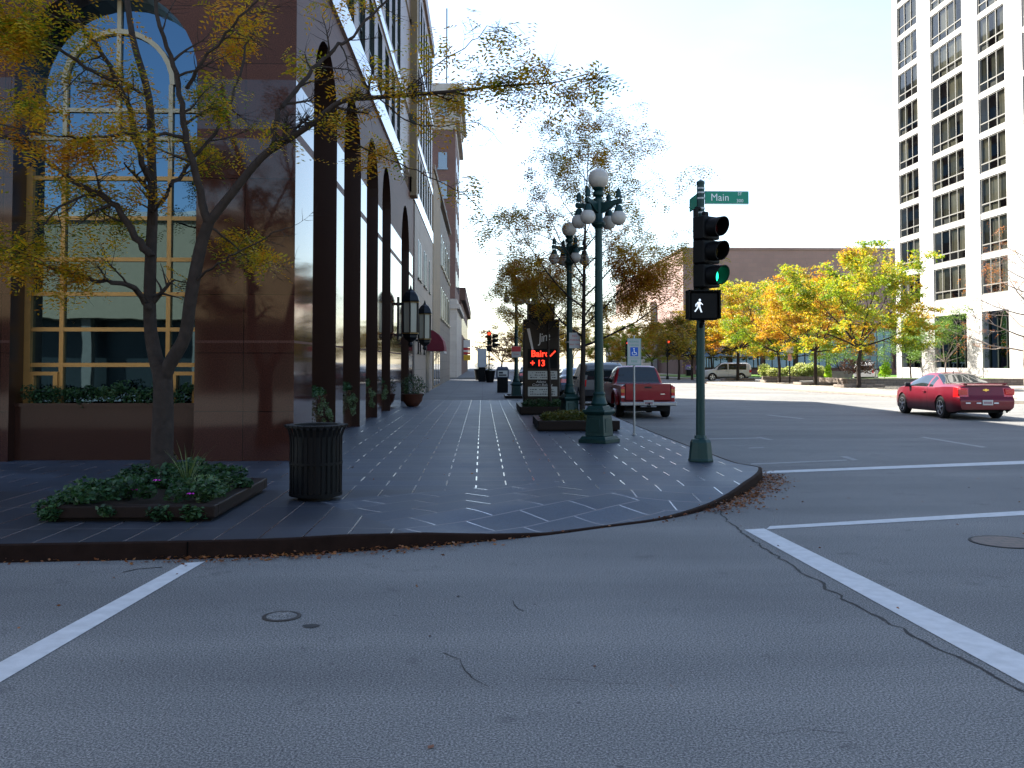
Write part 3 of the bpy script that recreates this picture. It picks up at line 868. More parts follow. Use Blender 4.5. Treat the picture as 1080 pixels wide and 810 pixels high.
# ------------------------------------------------------------------ white hotel block at the right
hb = thing('white_hotel_building', 'tall white concrete building with columns of wide windows at the right', 'building', (0, 0, 0))
HX = 39.5
m_hw = wallmat('white_concrete', (.37, .36, .345), (.35, .34, .33), (.22, .215, .205), 2.6, 3.2, .012, .7, offset=0.0, vs=.25)
m_curt = [mat('curtain', c, .9, var=.25, vs=3) for c in ((.27, .24, .165), (.15, .14, .10), (.34, .31, .23))]
m_hg = thinglass('hotel_glass', (.66, .68, .66), 1.5)
m_hfr = mat('hotel_frame', (.17, .165, .15), .5, .2, var=.05)
def hy(px): d = ray(px, 200); return HX * d.y / d.x
bays = [(hy(969.5), hy(949), 3), (hy(1017.5), hy(984), 4), (hy(1062), hy(1034), 3)]
H0 = hy(943.5); HS = hy(1062) - (hy(1017.5) - hy(1034)); bays.append((HS - 4.6, HS, 4)); H1 = HS - 7.2
ops = []
for a, c, n in bays:
    for k in range(13): ops.append((a, c, 7.1 + 3.2 * k, 7.1 + 3.2 * k + 2.75))
    ops.append((a, c, 1.3, 5.75))
hside = lambda u, z, d: (HX + d, u, z)
b = MB(); wall_openings(b, hside, H1, H0, 0, 49.5, ops, .12)
b.quad((HX, H0, 0), (HX + 25, H0, 0), (HX + 25, H0, 49.5), (HX, H0, 49.5)); b.quad((HX, H1, 0), (HX + 25, H1, 0), (HX + 25, H1, 49.5), (HX, H1, 49.5))
b.quad((HX, H1, 49.5), (HX, H0, 49.5), (HX + 25, H0, 49.5), (HX + 25, H1, 49.5)); b.build('wall', [m_hw, m_hw], hb)
m_hpier = m_hw
b = MB()
_e = [H0] + [v for a, c, n in bays for v in (c, a)] + [H1]
for y1, y0 in zip(_e[0::2], _e[1::2]): b.box(HX - .05, HX - .003, y0 + .02, y1 - .02, 0, 49.4)
b.build('pier', m_hw, hb, bevel=.03)
hr = random.Random(4)
for a, c, n in bays:
    for k in range(13):
        z0, z1 = 7.1 + 3.2 * k, 7.1 + 3.2 * k + 2.75
        b = MB(); b.quad((HX + .11, c, z0), (HX + .11, a, z0), (HX + .11, a, z1), (HX + .11, c, z1)); o = b.build('window', m_hg, hb, recalc=False)
        b = MB()
        for q in range(n + 1):
            u = a + (c - a) * q / n; u = min(max(u, a + .05), c - .05); b.box(HX + .05, HX + .099, u - .045, u + .045, z0, z1)
        for z in (z0 + .04, z0 + .72, z1 - .04): b.box(HX + .052, HX + .098, a + .05, c - .05, z - .045, z + .045)
        b.build('window_frame', m_hfr, o)
        b = MB(); b.box(HX + .9, HX + .95, a - .3, c + .3, z0 - .2, z1 + .2); b.build('dark_room_sheet', m_black, o)  # flat black sheet stands in for the unlit depth behind the pane
        # curtains drawn to different widths, as pleated sheets
        for q in range(n):
            if hr.random() < .30 and k < 9: continue
            u0 = a + (c - a) * q / n; u1 = a + (c - a) * (q + 1) / n
            full = hr.choice((1, 1, .55, .8)); side_ = hr.random() < .5
            ua, ub = (u0, u0 + (u1 - u0) * full) if side_ else (u1 - (u1 - u0) * full, u1)
            b = MB(); N = 14
            for s in range(N):
                ya, yb = ua + (ub - ua) * s / N, ua + (ub - ua) * (s + 1) / N
                b.quad((HX + .25 + .05 * (s % 2), ya, z0 + .72), (HX + .25 + .05 * ((s + 1) % 2), yb, z0 + .72), (HX + .25 + .05 * ((s + 1) % 2), yb, z1), (HX + .25 + .05 * (s % 2), ya, z1))
            b.build('curtain', hr.choice(m_curt), o, recalc=False)
            if hr.random() < .6:
                b = MB(); b.box(HX + .2, HX + .24, u0 + .05, u1 - .05, z0 + .05, z0 + .62); b.build('heater_panel', m_hfr if hr.random() < .4 else m_curt[1], o)
    b = MB(); b.box(HX + .6, HX + .64, a, c, 1.3, 5.75); b.build('ground_window', m_glass, hb)
    b = MB()
    for q in range(n + 1): u = a + (c - a) * q / n; b.box(HX + .5, HX + .597, u - .05, u + .05, 1.3, 5.75)
    b.build('ground_frame', m_dkframe, hb)

# ------------------------------------------------------------------ pink brick block over the cross street
pk = thing('pink_brick_building', 'broad flat pinkish brown brick building behind the row of yellow trees', 'building', (0, 0, 0))
m_pink = wallmat('pink_brick', (.25, .162, .145), (.23, .15, .136), (.20, .15, .135), 1.2, .6, .02, .8, vs=.12)
PXX, PYY, PZ = 27.7, 130.0, 17.4
b = MB(); b.box(PXX, 95, PYY, 196, 7.2, PZ); b.build('upper_wall', m_pink, pk)
b = MB(); b.box(PXX - .15, 95.1, PYY - .15, 196.2, PZ, PZ + .3); b.build('parapet', m_pink, pk)
m_bei = wallmat('beige_panel', (.42, .38, .32), (.40, .36, .31), (.3, .27, .24), 2.4, 1.2, .015, .7)
b = MB(); b.box(PXX + .1, 95, PYY + .8, 195, 0, 7.2); b.build('lower_wall', m_twb, pk)
b = MB(); b.box(PXX - 1.0, PXX + .05, 150, 205, 0, 11.5); b.build('beige_wing', m_bei, pk)
m_bluew = mat('blue_panel', (.10, .16, .27), .5, var=.1)
for i in range(12):
    x = 30 + i * 4.6
    b = MB(); b.box(x, x + 4.0, PYY + .6, PYY + .75, 1.0, 6.2); o = b.build('window', m_glass, pk)
    b = MB()
    for q in range(5): b.box(x + q - .05, x + q + .05, PYY + .5, PYY + .59, 1.0, 6.2)
    for z in (1.05, 2.7, 4.4, 6.1): b.box(x, x + 4, PYY + .505, PYY + .588, z - .06, z + .06)
    b.build('window_frame', m_hfr if i > 3 else m_dkframe, o)
b = MB(); b.box(28.2, 36.5, PYY - .3, PYY + .3, 2.6, 5.6); b.build('blue_canopy', m_bluew, pk)
at_ = thing('apartment_tower', 'tall brown apartment tower far behind the left block, mirrored in the hotel windows', 'building', (0, 0, 0))
b = MB(); b.box(-60, -30, 150, 290, 0, 72); b.build('wall', m_twb, at_)
b = MB(); b.box(-60.3, -29.7, 149.7, 290.3, 72, 73); b.build('parapet', m_stone, at_)
for z in range(6, 70, 8):
    b = MB(); b.box(-30.02, -29.9, 152, 288, z, z + 2.4); b.build('window_band', m_glass, at_)
# building behind the camera, seen only as the reflection in the arched windows
rb = thing('beige_bank_building', 'beige building across the near street mirrored in the arched window', 'building', (0, 0, 0))
b = MB(); b.box(-48, 16, -44, -21, 4.1, 9.6); b.build('upper_wall', mat('bank_beige', (.27, .205, .115), .7), rb)
b = MB(); b.box(-48, 16, -44, -22.5, 0, 4.08); b.build('ground_floor', m_dkframe, rb)
b = MB()
for x in range(-46, 16, 6): b.box(x, x + .5, -21.8, -21.3, 0, 4.08)
b.build('column', mat('bank_column', (.16, .14, .10), .7), rb)
b = MB(); b.box(-48.2, 16.2, -44, -20.8, 9.6, 10.0); b.build('parapet', m_bei, rb)
# ------------------------------------------------------------------ trees
m_bark = mat('bark_grey', (.036, .028, .024), .9, var=.6, vs=9, bump=1.0, bs=28, spec=.1, detail=8)
m_barkl = mat('bark_pale', (.17, .14, .12), .85, var=.35, vs=10)
LEAF_NEAR = [(.10, (.07, .14, .012)), (.28, (.20, .22, .014)), (.45, (.46, .32, .016)), (.68, (.52, .25, .016)), (.95, (.38, .12, .014))]
m_leafn = leafmat('honeylocust_leaf', LEAF_NEAR, .45, .9)
m_leafy = leafmat('locust_leaf_gold', [(.06, (.06, .14, .012)), (.42, (.18, .27, .018)), (.64, (.38, .31, .022)), (.77, (.44, .23, .02)), (.95, (.32, .11, .016))], .5, .35, .6)
m_leafq = leafmat('locust_leaf_orange', [(.06, (.10, .16, .012)), (.3, (.26, .26, .018)), (.5, (.42, .28, .02)), (.75, (.42, .18, .02)), (.95, (.30, .09, .016))], .5, .35, .6)
m_leafd = leafmat('locust_leaf_dusky', [(.1, (.05, .09, .010)), (.4, (.16, .15, .015)), (.65, (.26, .15, .018)), (.9, (.19, .08, .018))], .55, .5)
m_leafg = leafmat('shrub_tree_leaf', [(.1, (.04, .10, .015)), (.5, (.09, .18, .03)), (.9, (.17, .24, .05))], .4, .5)
m_leafo = leafmat('oak_leaf_rust', [(.2, (.25, .07, .02)), (.6, (.40, .14, .03)), (.9, (.3, .18, .05))], .35, .5)

class Tree:
    def __init__(s, seed):
        s.g = random.Random(seed); s.mb = MB(); s.tips = []; s.seed = seed
    def branch(s, p, d, L, r, lev, maxlev, up=.15, wob=.22, kids=(3, 5), n=6, sides=None, ratio=.62, spread=.75):
        g = s.g; p = Vector(p); d = Vector(d).normalized(); pts, rad = [p.copy()], [r]
        for i in range(n):
            d = (d + Vector((g.gauss(0, wob), g.gauss(0, wob), g.gauss(0, wob * .7) + up)) * .5).normalized()
            p = p + d * L / n; pts.append(p.copy()); rad.append(r * (1 - .78 * (i + 1) / n) if lev else r * (1 - .9 * (i + 1) / n))
        s.mb.tube(pts, rad, sides or (7 if r > .05 else 5 if r > .012 else 3), cap=False)
        if lev >= maxlev:
            s.tips += pts[2:]; return pts
        if lev == maxlev - 1: s.tips.append(pts[-1])
        s.kids(pts, rad, L, lev, maxlev, up, wob, kids, ratio, spread)
        return pts
    def kids(s, pts, rad, L, lev, maxlev, up, wob, kids, ratio, spread, t0=.3):
        g = s.g; k = g.randint(*kids)
        for q in range(k):
            t = t0 + (1 - t0) * (q + g.random()) / k; f = t * (len(pts) - 1); i = min(int(f), len(pts) - 2)
            pp = pts[i].lerp(pts[i + 1], f - i); dd = (pts[i + 1] - pts[i]).normalized()
            ax = Vector((g.gauss(0, 1), g.gauss(0, 1), g.gauss(0, .5))); ax = ax - dd * ax.dot(dd)
            ax = ax.normalized() if ax.length > 1e-3 else Vector((1, 0, 0))
            nd_ = (dd * (1 - spread * .5) + ax * spread)
            s.branch(pp, nd_, L * ratio * g.uniform(.7, 1.2), max(.0035, rad[i] * g.uniform(.45, .65)), lev + 1, maxlev, up, wob, kids, n=5, ratio=ratio, spread=spread)
    def finish(s, root, bark, smooth=60):
        return s.mb.build('trunk', bark, root, smooth=smooth, recalc=False)

def frond_leaves(tips, n, size, seed, spread=.16, flat=.35, leaflets=9, frond=.2, dens=None, clump=0):
    """pinnate sprays: n fronds hung at twig points, each a drooping rachis with paired leaflets"""
    g = np.random.default_rng(seed); T = np.array([tuple(t) for t in tips])
    pr = None
    if dens is not None:
        pr = np.array([dens(t) for t in T]); pr = pr / pr.sum()
    idx = g.choice(len(T), n, p=pr)
    if clump:
        cl = g.choice(len(T), clump, p=pr); wts = g.gamma(1.8, 1.0, clump); idx = g.choice(cl, n, p=wts / wts.sum())
    base = T[idx] + g.normal(0, spread, (n, 3)) * (1, 1, .7)
    a = g.uniform(0, 2 * PI, n); dr = g.uniform(-.2, .9, n)
    d = np.stack([np.cos(a) * np.cos(dr), np.sin(a) * np.cos(dr), -np.sin(dr)], 1)
    sd = np.stack([-np.sin(a), np.cos(a), g.normal(0, .3, n)], 1)
    Ls = frond * g.uniform(.6, 1.3, n)
    V = []
    for k in range(leaflets):
        t = (k + .6) / leaflets; side_ = 1 if k % 2 else -1
        c = base + d * (Ls * t)[:, None] + np.array([0, 0, -1]) * (Ls * t * t * .35)[:, None]
        l = (size * (1.1 - .5 * abs(t - .4)) * g.uniform(.8, 1.2, n))[:, None]
        u = sd * side_ + d * .45; u /= np.linalg.norm(u, axis=1)[:, None]
        wv = d * .20
        V.append(np.stack([c, c + u * l * .5 + wv * l, c + u * l, c + u * l * .5 - wv * l], 1))
    v = np.concatenate(V, 0).reshape(-1, 3); f = np.arange(len(v)).reshape(-1, 4)
    return v, f

# ---- big street tree at the left, its limbs following the photo
tp = thing('street_tree', 'large honey locust tree with thin yellow leaves in the nearest planter bed', 'tree', tuple(G(173, 500, .28)))
o0 = Vector(tp.location)
T1 = Tree(11)
YB = o0.y
def limb(pix, r0, r1, depth, kids=(5, 8), L=1.1, lev=1, maxlev=3, t0=.2):
    pts = []
    n = len(pix)
    for i, (x, y) in enumerate(pix):
        t = i / (n - 1); pts.append(P(x, y, YB + depth[0] + (depth[1] - depth[0]) * t) - o0)
    # resample smoothly with a little wobble
    q = []
    for i in range(n - 1):
        for k in range(4):
            t = k / 4; p0, p1, p2, p3 = [pts[min(max(j, 0), n - 1)] for j in (i - 1, i, i + 1, i + 2)]
            q.append(.5 * ((2 * p1) + (p2 - p0) * t + (2 * p0 - 5 * p1 + 4 * p2 - p3) * t * t + (3 * p1 - p0 - 3 * p2 + p3) * t ** 3))
    q.append(pts[-1])
    for i in range(1, len(q) - 1): q[i] = q[i] + Vector((T1.g.gauss(0, .012) * (r0 < .06), T1.g.gauss(0, .02) * (r0 < .06), T1.g.gauss(0, .012) * (r0 < .06)))
    m = len(q); rad = [r0 + (r1 - r0) * (i / (m - 1)) ** .8 for i in range(m)]
    T1.mb.tube(q, rad, 10 if r0 > .05 else 6, cap=False)
    if kids: T1.kids(q, rad, L, lev, maxlev, .05, .3, kids, .62, .85, t0)
    return q
limb([(170, 508), (171, 498), (171, 470), (172, 440), (172, 404), (170, 385)], .165, .118, (0, 0), None)
T1.mb.tube([Vector((-.03, 0, -.25)), Vector((-.02, 0, 0)), Vector((0, 0, .25))], [.24, .18, .15], 10, cap=False)
limb([(172, 404), (163, 372), (158, 335), (159, 270), (161, 221), (160, 173), (157, 104), (140, 40), (132, -20)], .105, .035, (0, .5))
limb([(172, 404), (179, 384), (195, 355), (201, 315), (211, 263), (220, 235)], .095, .072, (0, -.3), None)
limb([(220, 235), (207, 190), (197, 149), (192, 110), (183, 69), (169, 28), (160, -30)], .055, .02, (-.3, -.9))
limb([(220, 235), (242, 207), (276, 166), (301, 149), (330, 130), (360, 107), (395, 103), (430, 100), (470, 97), (516, 92), (550, 89), (585, 87), (622, 77)], .062, .005, (-.3, -1.2), (26, 30), .62)
limb([(287, 155), (294, 117), (312, 98), (330, 73), (352, 52), (373, 37), (400, 8), (425, -25)], .042, .014, (-.5, .6), (8, 10), .9)
limb([(159, 270), (149, 256), (128, 225), (104, 204), (76, 190), (48, 169), (20, 150), (-25, 138)], .058, .014, (0, -.5), (9, 11), 1.0)
limb([(157, 325), (146, 309), (134, 300), (102, 296), (65, 288), (38, 274), (10, 262), (-30, 250)], .045, .010, (0, -1.1), (8, 10), .95)
limb([(160, 190), (150, 173), (135, 114), (124, 86), (104, 52), (80, 20), (60, -20)], .045, .018, (.1, -.7), (7, 9), 1.0)
limb([(161, 225), (178, 200), (192, 182), (212, 160), (240, 118), (249, 90), (262, 50), (275, 10), (290, -30)], .036, .010, (.1, 1.3), (8, 10), .9)
limb([(197, 93), (211, 69), (228, 45), (249, 24), (270, 0), (290, -30)], .028, .010, (-.5, -1.3), (6, 8), .8)
limb([(196, 146), (165, 140), (120, 142), (80, 146), (40, 140), (-10, 128)], .026, .007, (-.5, -1.6), (9, 11), .8)
limb([(104, 204), (70, 215), (40, 240), (10, 245)], .022, .007, (-.2, -1.0), (6, 8), .7)
limb([(124, 86), (90, 70), (50, 45), (10, 28), (-30, 20)], .028, .008, (-.3, -1.5), (8, 10), .9)
limb([(330, 130), (372, 150), (410, 168), (450, 185), (490, 205), (515, 232)], .014, .004, (-.5, .4), (7, 9), .4)
limb([(222, 240), (250, 262), (275, 275), (300, 280)], .016, .005, (-.3, .8), (6, 8), .5)
limb([(201, 300), (225, 282), (250, 268), (290, 245), (310, 238)], .018, .005, (-.2, -1.0), (6, 8), .5)
limb([(430, 100), (455, 72), (490, 50), (520, 28), (548, 40)], .010, .003, (-.9, -1.6), (6, 8), .4)
limb([(398, 102), (430, 128), (465, 133), (505, 130), (530, 152)], .010, .003, (-.8, -.2), (6, 8), .4)
T1.finish(tp, m_bark)
def dens1(t):
    x = t[0] + o0.x; z = t[2] + o0.z
    v = .05 + 1.0 / (1 + math.exp((x + 3.55) * 2.6))
    v *= .35 + .9 * max(0.0, math.sin(x * 3.1 + 1.0) * math.sin(z * 2.7 + t[1] * 1.7) + .25)
    if x > -1.9: v += .05
    if z < 2.9 and x > -4.9: v *= .25
    if x < -3.6 and 2.6 < z < 3.6 and x > -4.6: v *= .5
    return v
v, f = frond_leaves(T1.tips, 4300, .072, 3, .12, leaflets=9, frond=.24, dens=dens1, clump=420)
mesh_np('crown', v, f, m_leafn, tp)

# ---- smaller street trees between the lamps
def small_tree(name, label, loc, H, rad, seed, nfr, group=None, lean=.04, bark=m_bark, leaf=m_leafd, fork=2.6, size=.095, dens=None, trunk=.085, ml=3, frond=.30):
    t = thing(name, label, 'tree', loc, 0, group); T = Tree(seed); g = T.g
    pts = T.branch((0, 0, -.15), (g.gauss(0, lean), g.gauss(0, lean), 1), H * .78, trunk, 0, 0, .25, lean * 2.5, n=9); T.tips = []
    rr = [trunk * (1 - .9 * i / 9) for i in range(10)]
    for k in range(20):
        tt = fork / (H * .78) + (1 - fork / (H * .78)) * k / 20; fi = tt * 9; i = min(int(fi), 8)
        p = pts[i].lerp(pts[i + 1], fi - i); a = k * 2.4 + g.uniform(-.4, .4)
        up_ = .35 + .75 * k / 20
        L = rad * (1.05 - .5 * k / 20) * g.uniform(.8, 1.15)
        T.branch(p, (math.cos(a), math.sin(a), up_), L, max(.014, rr[i] * .5), 1, ml, .12, .25, (5, 8), ratio=.5, spread=.85)
    T.finish(t, bark)
    v, f = frond_leaves(T.tips, nfr, size, seed, .13, leaflets=8, frond=frond, dens=dens, clump=int(nfr / 8))
    mesh_np('crown', v, f, leaf, t)
    return t
lt = G(614, 438, .3)
small_tree('street_tree', 'slender half bare street tree directly behind the nearest globe lamp post', (lt.x, lt.y, .3), 9.3, 2.7, 21, 6800, leaf=m_leafq, dens=lambda t: 1.6 if t[2] < 4.4 else .55, fork=2.0, lean=.02)
s2 = P(580, 423, 28.9)
small_tree('street_tree', 'thin street tree with brown yellow leaves in front of the dark pylon sign', (s2.x, 28.9, .3), 5.4, 1.9, 33, 1250, lean=.012, leaf=m_leafn, dens=lambda t: 0 if t[2] < 2.75 else 1.2 if t[2] < 4.0 else .5, fork=2.3, trunk=.07)
small_tree('street_tree', 'street tree with ragged brownish leaves beyond the dark pylon sign', (1.9, 38.2, .15), 6.2, 2.2, 45, 2600, leaf=m_leafn, fork=2.2)

# ---- row of golden trees over the street
def gold_tree(seed, H, rad, fork, nleaf, leaf, name='golden_street_tree', label='', size=.17, trunk=.14, bark=m_bark, flat=.5):
    t = thing(name, label, 'tree', (0, 0, 0)); T = Tree(seed); g = T.g
    top = fork
    T.mb.tube([(0, 0, -.2), (0, 0, 0), (g.gauss(0, .04), g.gauss(0, .04), top * .5), (g.gauss(0, .06), g.gauss(0, .06), top)], [trunk * 1.35, trunk, trunk * .85, trunk * .75], 8, cap=False)
    n = 10
    for k in range(n):
        a = 2 * PI * k * 2 / n + g.uniform(-.3, .3); e = .18 + 1.75 * k / n + g.uniform(-.1, .15)
        T.branch((0, 0, top - .05), (math.cos(a), math.sin(a), e), (H - top) * g.uniform(.72, 1.0) * (.8 + .14 * e), trunk * .45, 1, 3, .06, .2, (5, 6), ratio=.46, spread=.9)
    T.finish(t, bark)
    gg = np.random.default_rng(seed); Tn = np.array([tuple(p) for p in T.tips])
    # keep the crown inside its envelope
    idx = gg.integers(0, len(Tn), nleaf); c = Tn[idx] + gg.normal(0, .16, (nleaf, 3)) * (1.2, 1.2, .5)
    c = c[(c[:, 2] < H * .97) & (c[:, 2] > fork * .86) & (np.hypot(c[:, 0], c[:, 1]) < rad * 1.15)]
    foliage('crown', c, size, leaf, t, seed, flat=flat, aspect=.55, droop=.15)
    return t
gA = gold_tree(101, 8.9, 4.3, 2.5, 42000, m_leafy)
gB = gold_tree(102, 8.0, 3.7, 2.4, 30000, m_leafq)
gC = gold_tree(103, 7.4, 3.6, 2.3, 22000, m_leafd, 'dark_street_tree')
ROW = 'row of trees along the far kerb'
def put(src, loc, rz, sc, label, first=False):
    o = src if first else copy_tree(src)
    o.location = loc; o.rotation_euler = (0, 0, rz); o.scale = (sc, sc, sc); o['label'] = label; o['group'] = ROW
    return o
def at(px, py, z=.15): q = G(px, py, z); return (q.x, q.y, z)
put(gA, at(906, 408.5), 0, 1.04, 'biggest golden tree with a green tinge, just left of the white hotel building', True)
put(gB, at(860, 405.8), 0, 1.0, 'golden tree with a forked trunk directly left of the biggest golden tree', True)
put(gA, at(822, 403.2), 2.1, .98, 'golden tree behind the small pole sign on the far kerb')
put(gB, at(778, 401.2), 4.0, 1.12, 'golden orange tree standing in front of the silver SUV')
put(gC, at(716, 399.0), 0, .95, 'dusky green tree directly right of the far red traffic light', True)
put(gC, at(730, 399.3), 2.2, .95, 'dusky green tree immediately left of the walk signal pole')
put(gC, at(751, 396.6), 4.2, 1.05, 'dusky tree seen just right of the green signal pole')
for i, (px, py, s_, lb) in enumerate(((838, 396.3, .9, 'golden tree half hidden behind the golden row near the glazed ground floor'), (800, 396, .95, 'golden orange tree on the lawn behind the silver SUV'), (688, 396.6, .75, 'small yellow green tree just left of the far red traffic light'),
        (664, 395.2, .8, 'small yellow green tree above the red pickup roof'), (645, 394.5, .8, 'small yellow tree behind the near lamp post and the grey SUV'), (604, 392.6, 1.0, 'yellow green tree above the dark blue car'), (576, 392, 1.05, 'pale yellow green tree behind the dark pylon sign'),
        (556, 391.5, 1.1, 'pale green tree far down the street left of the pylon sign'))):
    put(gB if i % 2 else gA, at(px, py), i * 1.3, s_, lb)
m_leafr = leafmat('maple_leaf_red', [(.2, (.20, .06, .035)), (.6, (.30, .11, .05)), (.9, (.34, .2, .07))], .4, .3)
gR = gold_tree(107, 7.5, 4.2, 1.6, 6000, m_leafr, 'red_street_tree', 'far red brown tree at the end of the street', .3)
gR.location = at(529, 391.3); gR.scale = (1.3, 1.3, 1.15); gR['group'] = 'far trees at the end of the street'
# lighter small trees before the hotel and the bare one at the edge
gg1 = gold_tree(111, 6.9, 3.0, 1.7, 17000, m_leafg, 'plaza_tree', 'light green young tree in front of the white hotel columns', .13, .08, m_barkl)
gg1.location = at(997, 402.5)
gg2 = gold_tree(112, 6.0, 2.5, 1.8, 13000, m_leafg, 'plaza_tree', 'small dark green tree beside the left corner of the white hotel', .13, .08)
gg2.location = at(961, 401.0)
gg3 = gold_tree(113, 5.0, 2.6, 1.0, 8500, m_leafg, 'plaza_tree', 'low bushy green tree between two golden trees behind the concrete planter', .14, .07)
gg3.location = at(886, 400.0)
bt = thing('bare_oak_tree', 'nearly bare tree with a few rust brown leaves at the right edge', 'tree', at(1084, 416.5)); T = Tree(77)
T.mb.tube([(0, 0, -.2), (0, 0, .1), (-.05, 0, 1.5), (-.02, 0, 3.2), (.05, 0, 5.0), (.02, 0, 7.5)], [.2, .16, .14, .12, .09, .03], 8, cap=False)
for k in range(24):
    a = k * 2.4; z = 1.9 + 5.3 * k / 24
    T.branch((0, 0, z), (math.cos(a), math.sin(a), .25 + .5 * k / 24), 3.4 - 2.0 * k / 24, .05 - .03 * k / 24, 1, 3, .04, .22, (6, 8), ratio=.5, spread=.75)
T.finish(bt, m_barkl)
v, f = frond_leaves(T.tips, 420, .1, 9, .12, leaflets=5, frond=.3, dens=lambda t: 1.0 if t[2] < 3.6 else (.5 if t[0] < -.6 else .1)); mesh_np('crown', v, f, m_leafo, bt)
# ------------------------------------------------------------------ street furniture
m_lampg = mat('lamp_green_paint', (.005, .030, .027), .42, .15, var=.25, vs=7, bump=.15, bs=30)
m_globe = mat('globe_opal', (.40, .36, .31), .25, var=.06, vs=3)
m_blk = mat('black_enamel', (.0035, .0037, .0042), .5, var=.2, vs=10, spec=.12)
m_blkm = mat('signal_black', (.0038, .004, .0044), .5, var=.15, spec=.12)
m_steel = mat('galvanised_steel', (.30, .31, .31), .45, .7, var=.15)
m_plate = mat('sign_face_white', (.42, .42, .40), .5, var=.06)
m_plred = mat('sign_face_red', (.50, .05, .05), .5, var=.08)
m_sgrn = mat('street_sign_green', (.008, .22, .135), .45, var=.05)
m_ltr = mat('sign_lettering_white', (.75, .77, .75), .5, var=0)
m_ltk = mat('sign_lettering_black', (.03, .03, .035), .5, var=0)
m_bluep = mat('sign_blue', (.015, .10, .45), .5, var=0)
m_gfad = mat('sign_green_print', (.10, .32, .22), .5, var=.1)

def cross_arm(mb, R_, z):
    for k in range(4):
        a = k * PI / 2; c, s = math.cos(a), math.sin(a)
        pr = [(0.03, z - .20), (.10, z - .15), (.20, z - .12), (R_ - .08, z - .02), (R_ + .06, z - .01), (R_ + .075, z + .05), (R_ + .05, z + .10), (R_ - .06, z + .075), (.14, z + .055), (.03, z + .06)]
        fn = lambda h: (lambda r, zz: (c * r - s * h, s * r + c * h, zz))
        mb.prism(pr, fn(-.04), fn(.04))

def lamp_post(loc, rz, label, group='five globe lamp posts'):
    t = thing('street_lamp', label, 'street lamp', loc, rz, group)
    b = MB(); b.box(-.30, .30, -.30, .30, 0, .07); b.frustum(0, 0, .07, .13, .285, .285, .25, .25); b.frustum(0, 0, .13, .54, .205, .205, .18, .18)
    for k in range(4):
        b.T = Matrix.Rotation(k * PI / 2, 4, 'Z'); b.frustum(0, -.193, .2, .47, .12, .012, .11, .006); b.T = None
    b.frustum(0, 0, .54, .60, .20, .20, .24, .24); b.frustum(0, 0, .60, .64, .245, .245, .235, .235); b.frustum(0, 0, .64, .72, .20, .20, .15, .15)
    b.lathe([(.15, .72), (.165, .76), (.145, .80), (.13, .86), (.115, .92), (.125, .95), (.105, .99)], n=16)
    b.build('base', m_lampg, t, smooth=35, bevel=.008)
    b = MB(); b.lathe([(.095, .97), (.09, 1.3), (.082, 2.6), (.07, 4.2), (.10, 4.24), (.14, 4.27), (.145, 4.31), (.10, 4.35), (.085, 4.4), (.09, 4.78), (.06, 4.82), (.105, 4.86), (.11, 4.92), (.08, 4.95), (.12, 5.0), (.10, 5.03)], n=16)
    # fluting
    b.build('column', m_lampg, t, smooth=35)
    b = MB(); cross_arm(b, .44, 4.66); b.build('arm', m_lampg, t, bevel=.012)
    b = MB(); b.sphere((0, 0, 5.19), .205, 24, 16); b.build('top_globe', m_globe, t, smooth=80)
    for k in range(4):
        a = k * PI / 2; x, y = .44 * math.cos(a), .44 * math.sin(a)
        b = MB(); b.lathe([(.001, 4.98), (.03, 4.93), (.055, 4.88), (.05, 4.83), (.06, 4.78)], x, y, 10); b.lathe([(.05, 4.63), (.075, 4.57), (.09, 4.50)], x, y, 12); b.build('finial', m_lampg, t, smooth=50)
        b = MB(); b.sphere((x, y, 4.38), .148, 20, 14); b.build('side_globe', m_globe, t, smooth=80)
    return t
q = G(632, 466.5, .15); LROT = math.atan2(-.25, .36)
lamp = lamp_post((q.x, q.y, .15), LROT, 'nearest dark green lamp post with five globes behind the corner')
l2 = dup(lamp, (2.36, 25.7, .15), .3, 'dark green globe lamp post directly right of the dark pylon sign')
l3 = dup(lamp, (2.10, 43.5, .148), .9, 'globe lamp post rising behind the dark pylon sign')
l4 = dup(lamp, (1.50, 42.3, .148), .1, 'globe lamp post left of the pylon sign carrying a red and white plate')
def reg_sign(parent, x, y, z, w, h, cols, name='parking_sign', txt=()):
    b = MB(); b.box(x - w / 2, x + w / 2, y - .012, y, z, z + h); s = b.build(name, cols[0], parent)
    if cols[1] is not None:
        b = MB(); b.box(x - w / 2 + .01, x + w / 2 - .01, y - .015, y - .0125, z + h * .52, z + h - .01); b.build('red_field', cols[1], s)
    for (tt, zz, sz, mm) in txt: text(tt, 'lettering', sz, facing(x, y - .017, z + zz), mm, s, ext=.001)
    return s
s_ = thing('parking_sign', 'small white parking plate with red lettering strapped to the second lamp post', 'sign', (2.36, 25.7, 0))
reg_sign(s_, .13, -.13, 2.1, .30, .42, (m_plate, None), 'plate', (('NO', .33, .09, m_plred), ('PARKING', .22, .065, m_plred), ('ANY TIME', .10, .06, m_plred)))
b = MB(); b.lathe([(.12, 2.25), (.12, 2.29)], n=12, cap=False); b.build('strap', m_steel, s_)
s_ = thing('parking_sign', 'square red and white plate strapped to the lamp post left of the pylon', 'sign', (1.5, 42.3, 0))
reg_sign(s_, .0, -.14, 1.95, .42, .5, (m_plate, m_plred), 'plate', (('TOW', .13, .1, m_plred),))
b = MB(); b.lathe([(.12, 2.15), (.12, 2.19)], n=12, cap=False); b.build('strap', m_steel, s_)

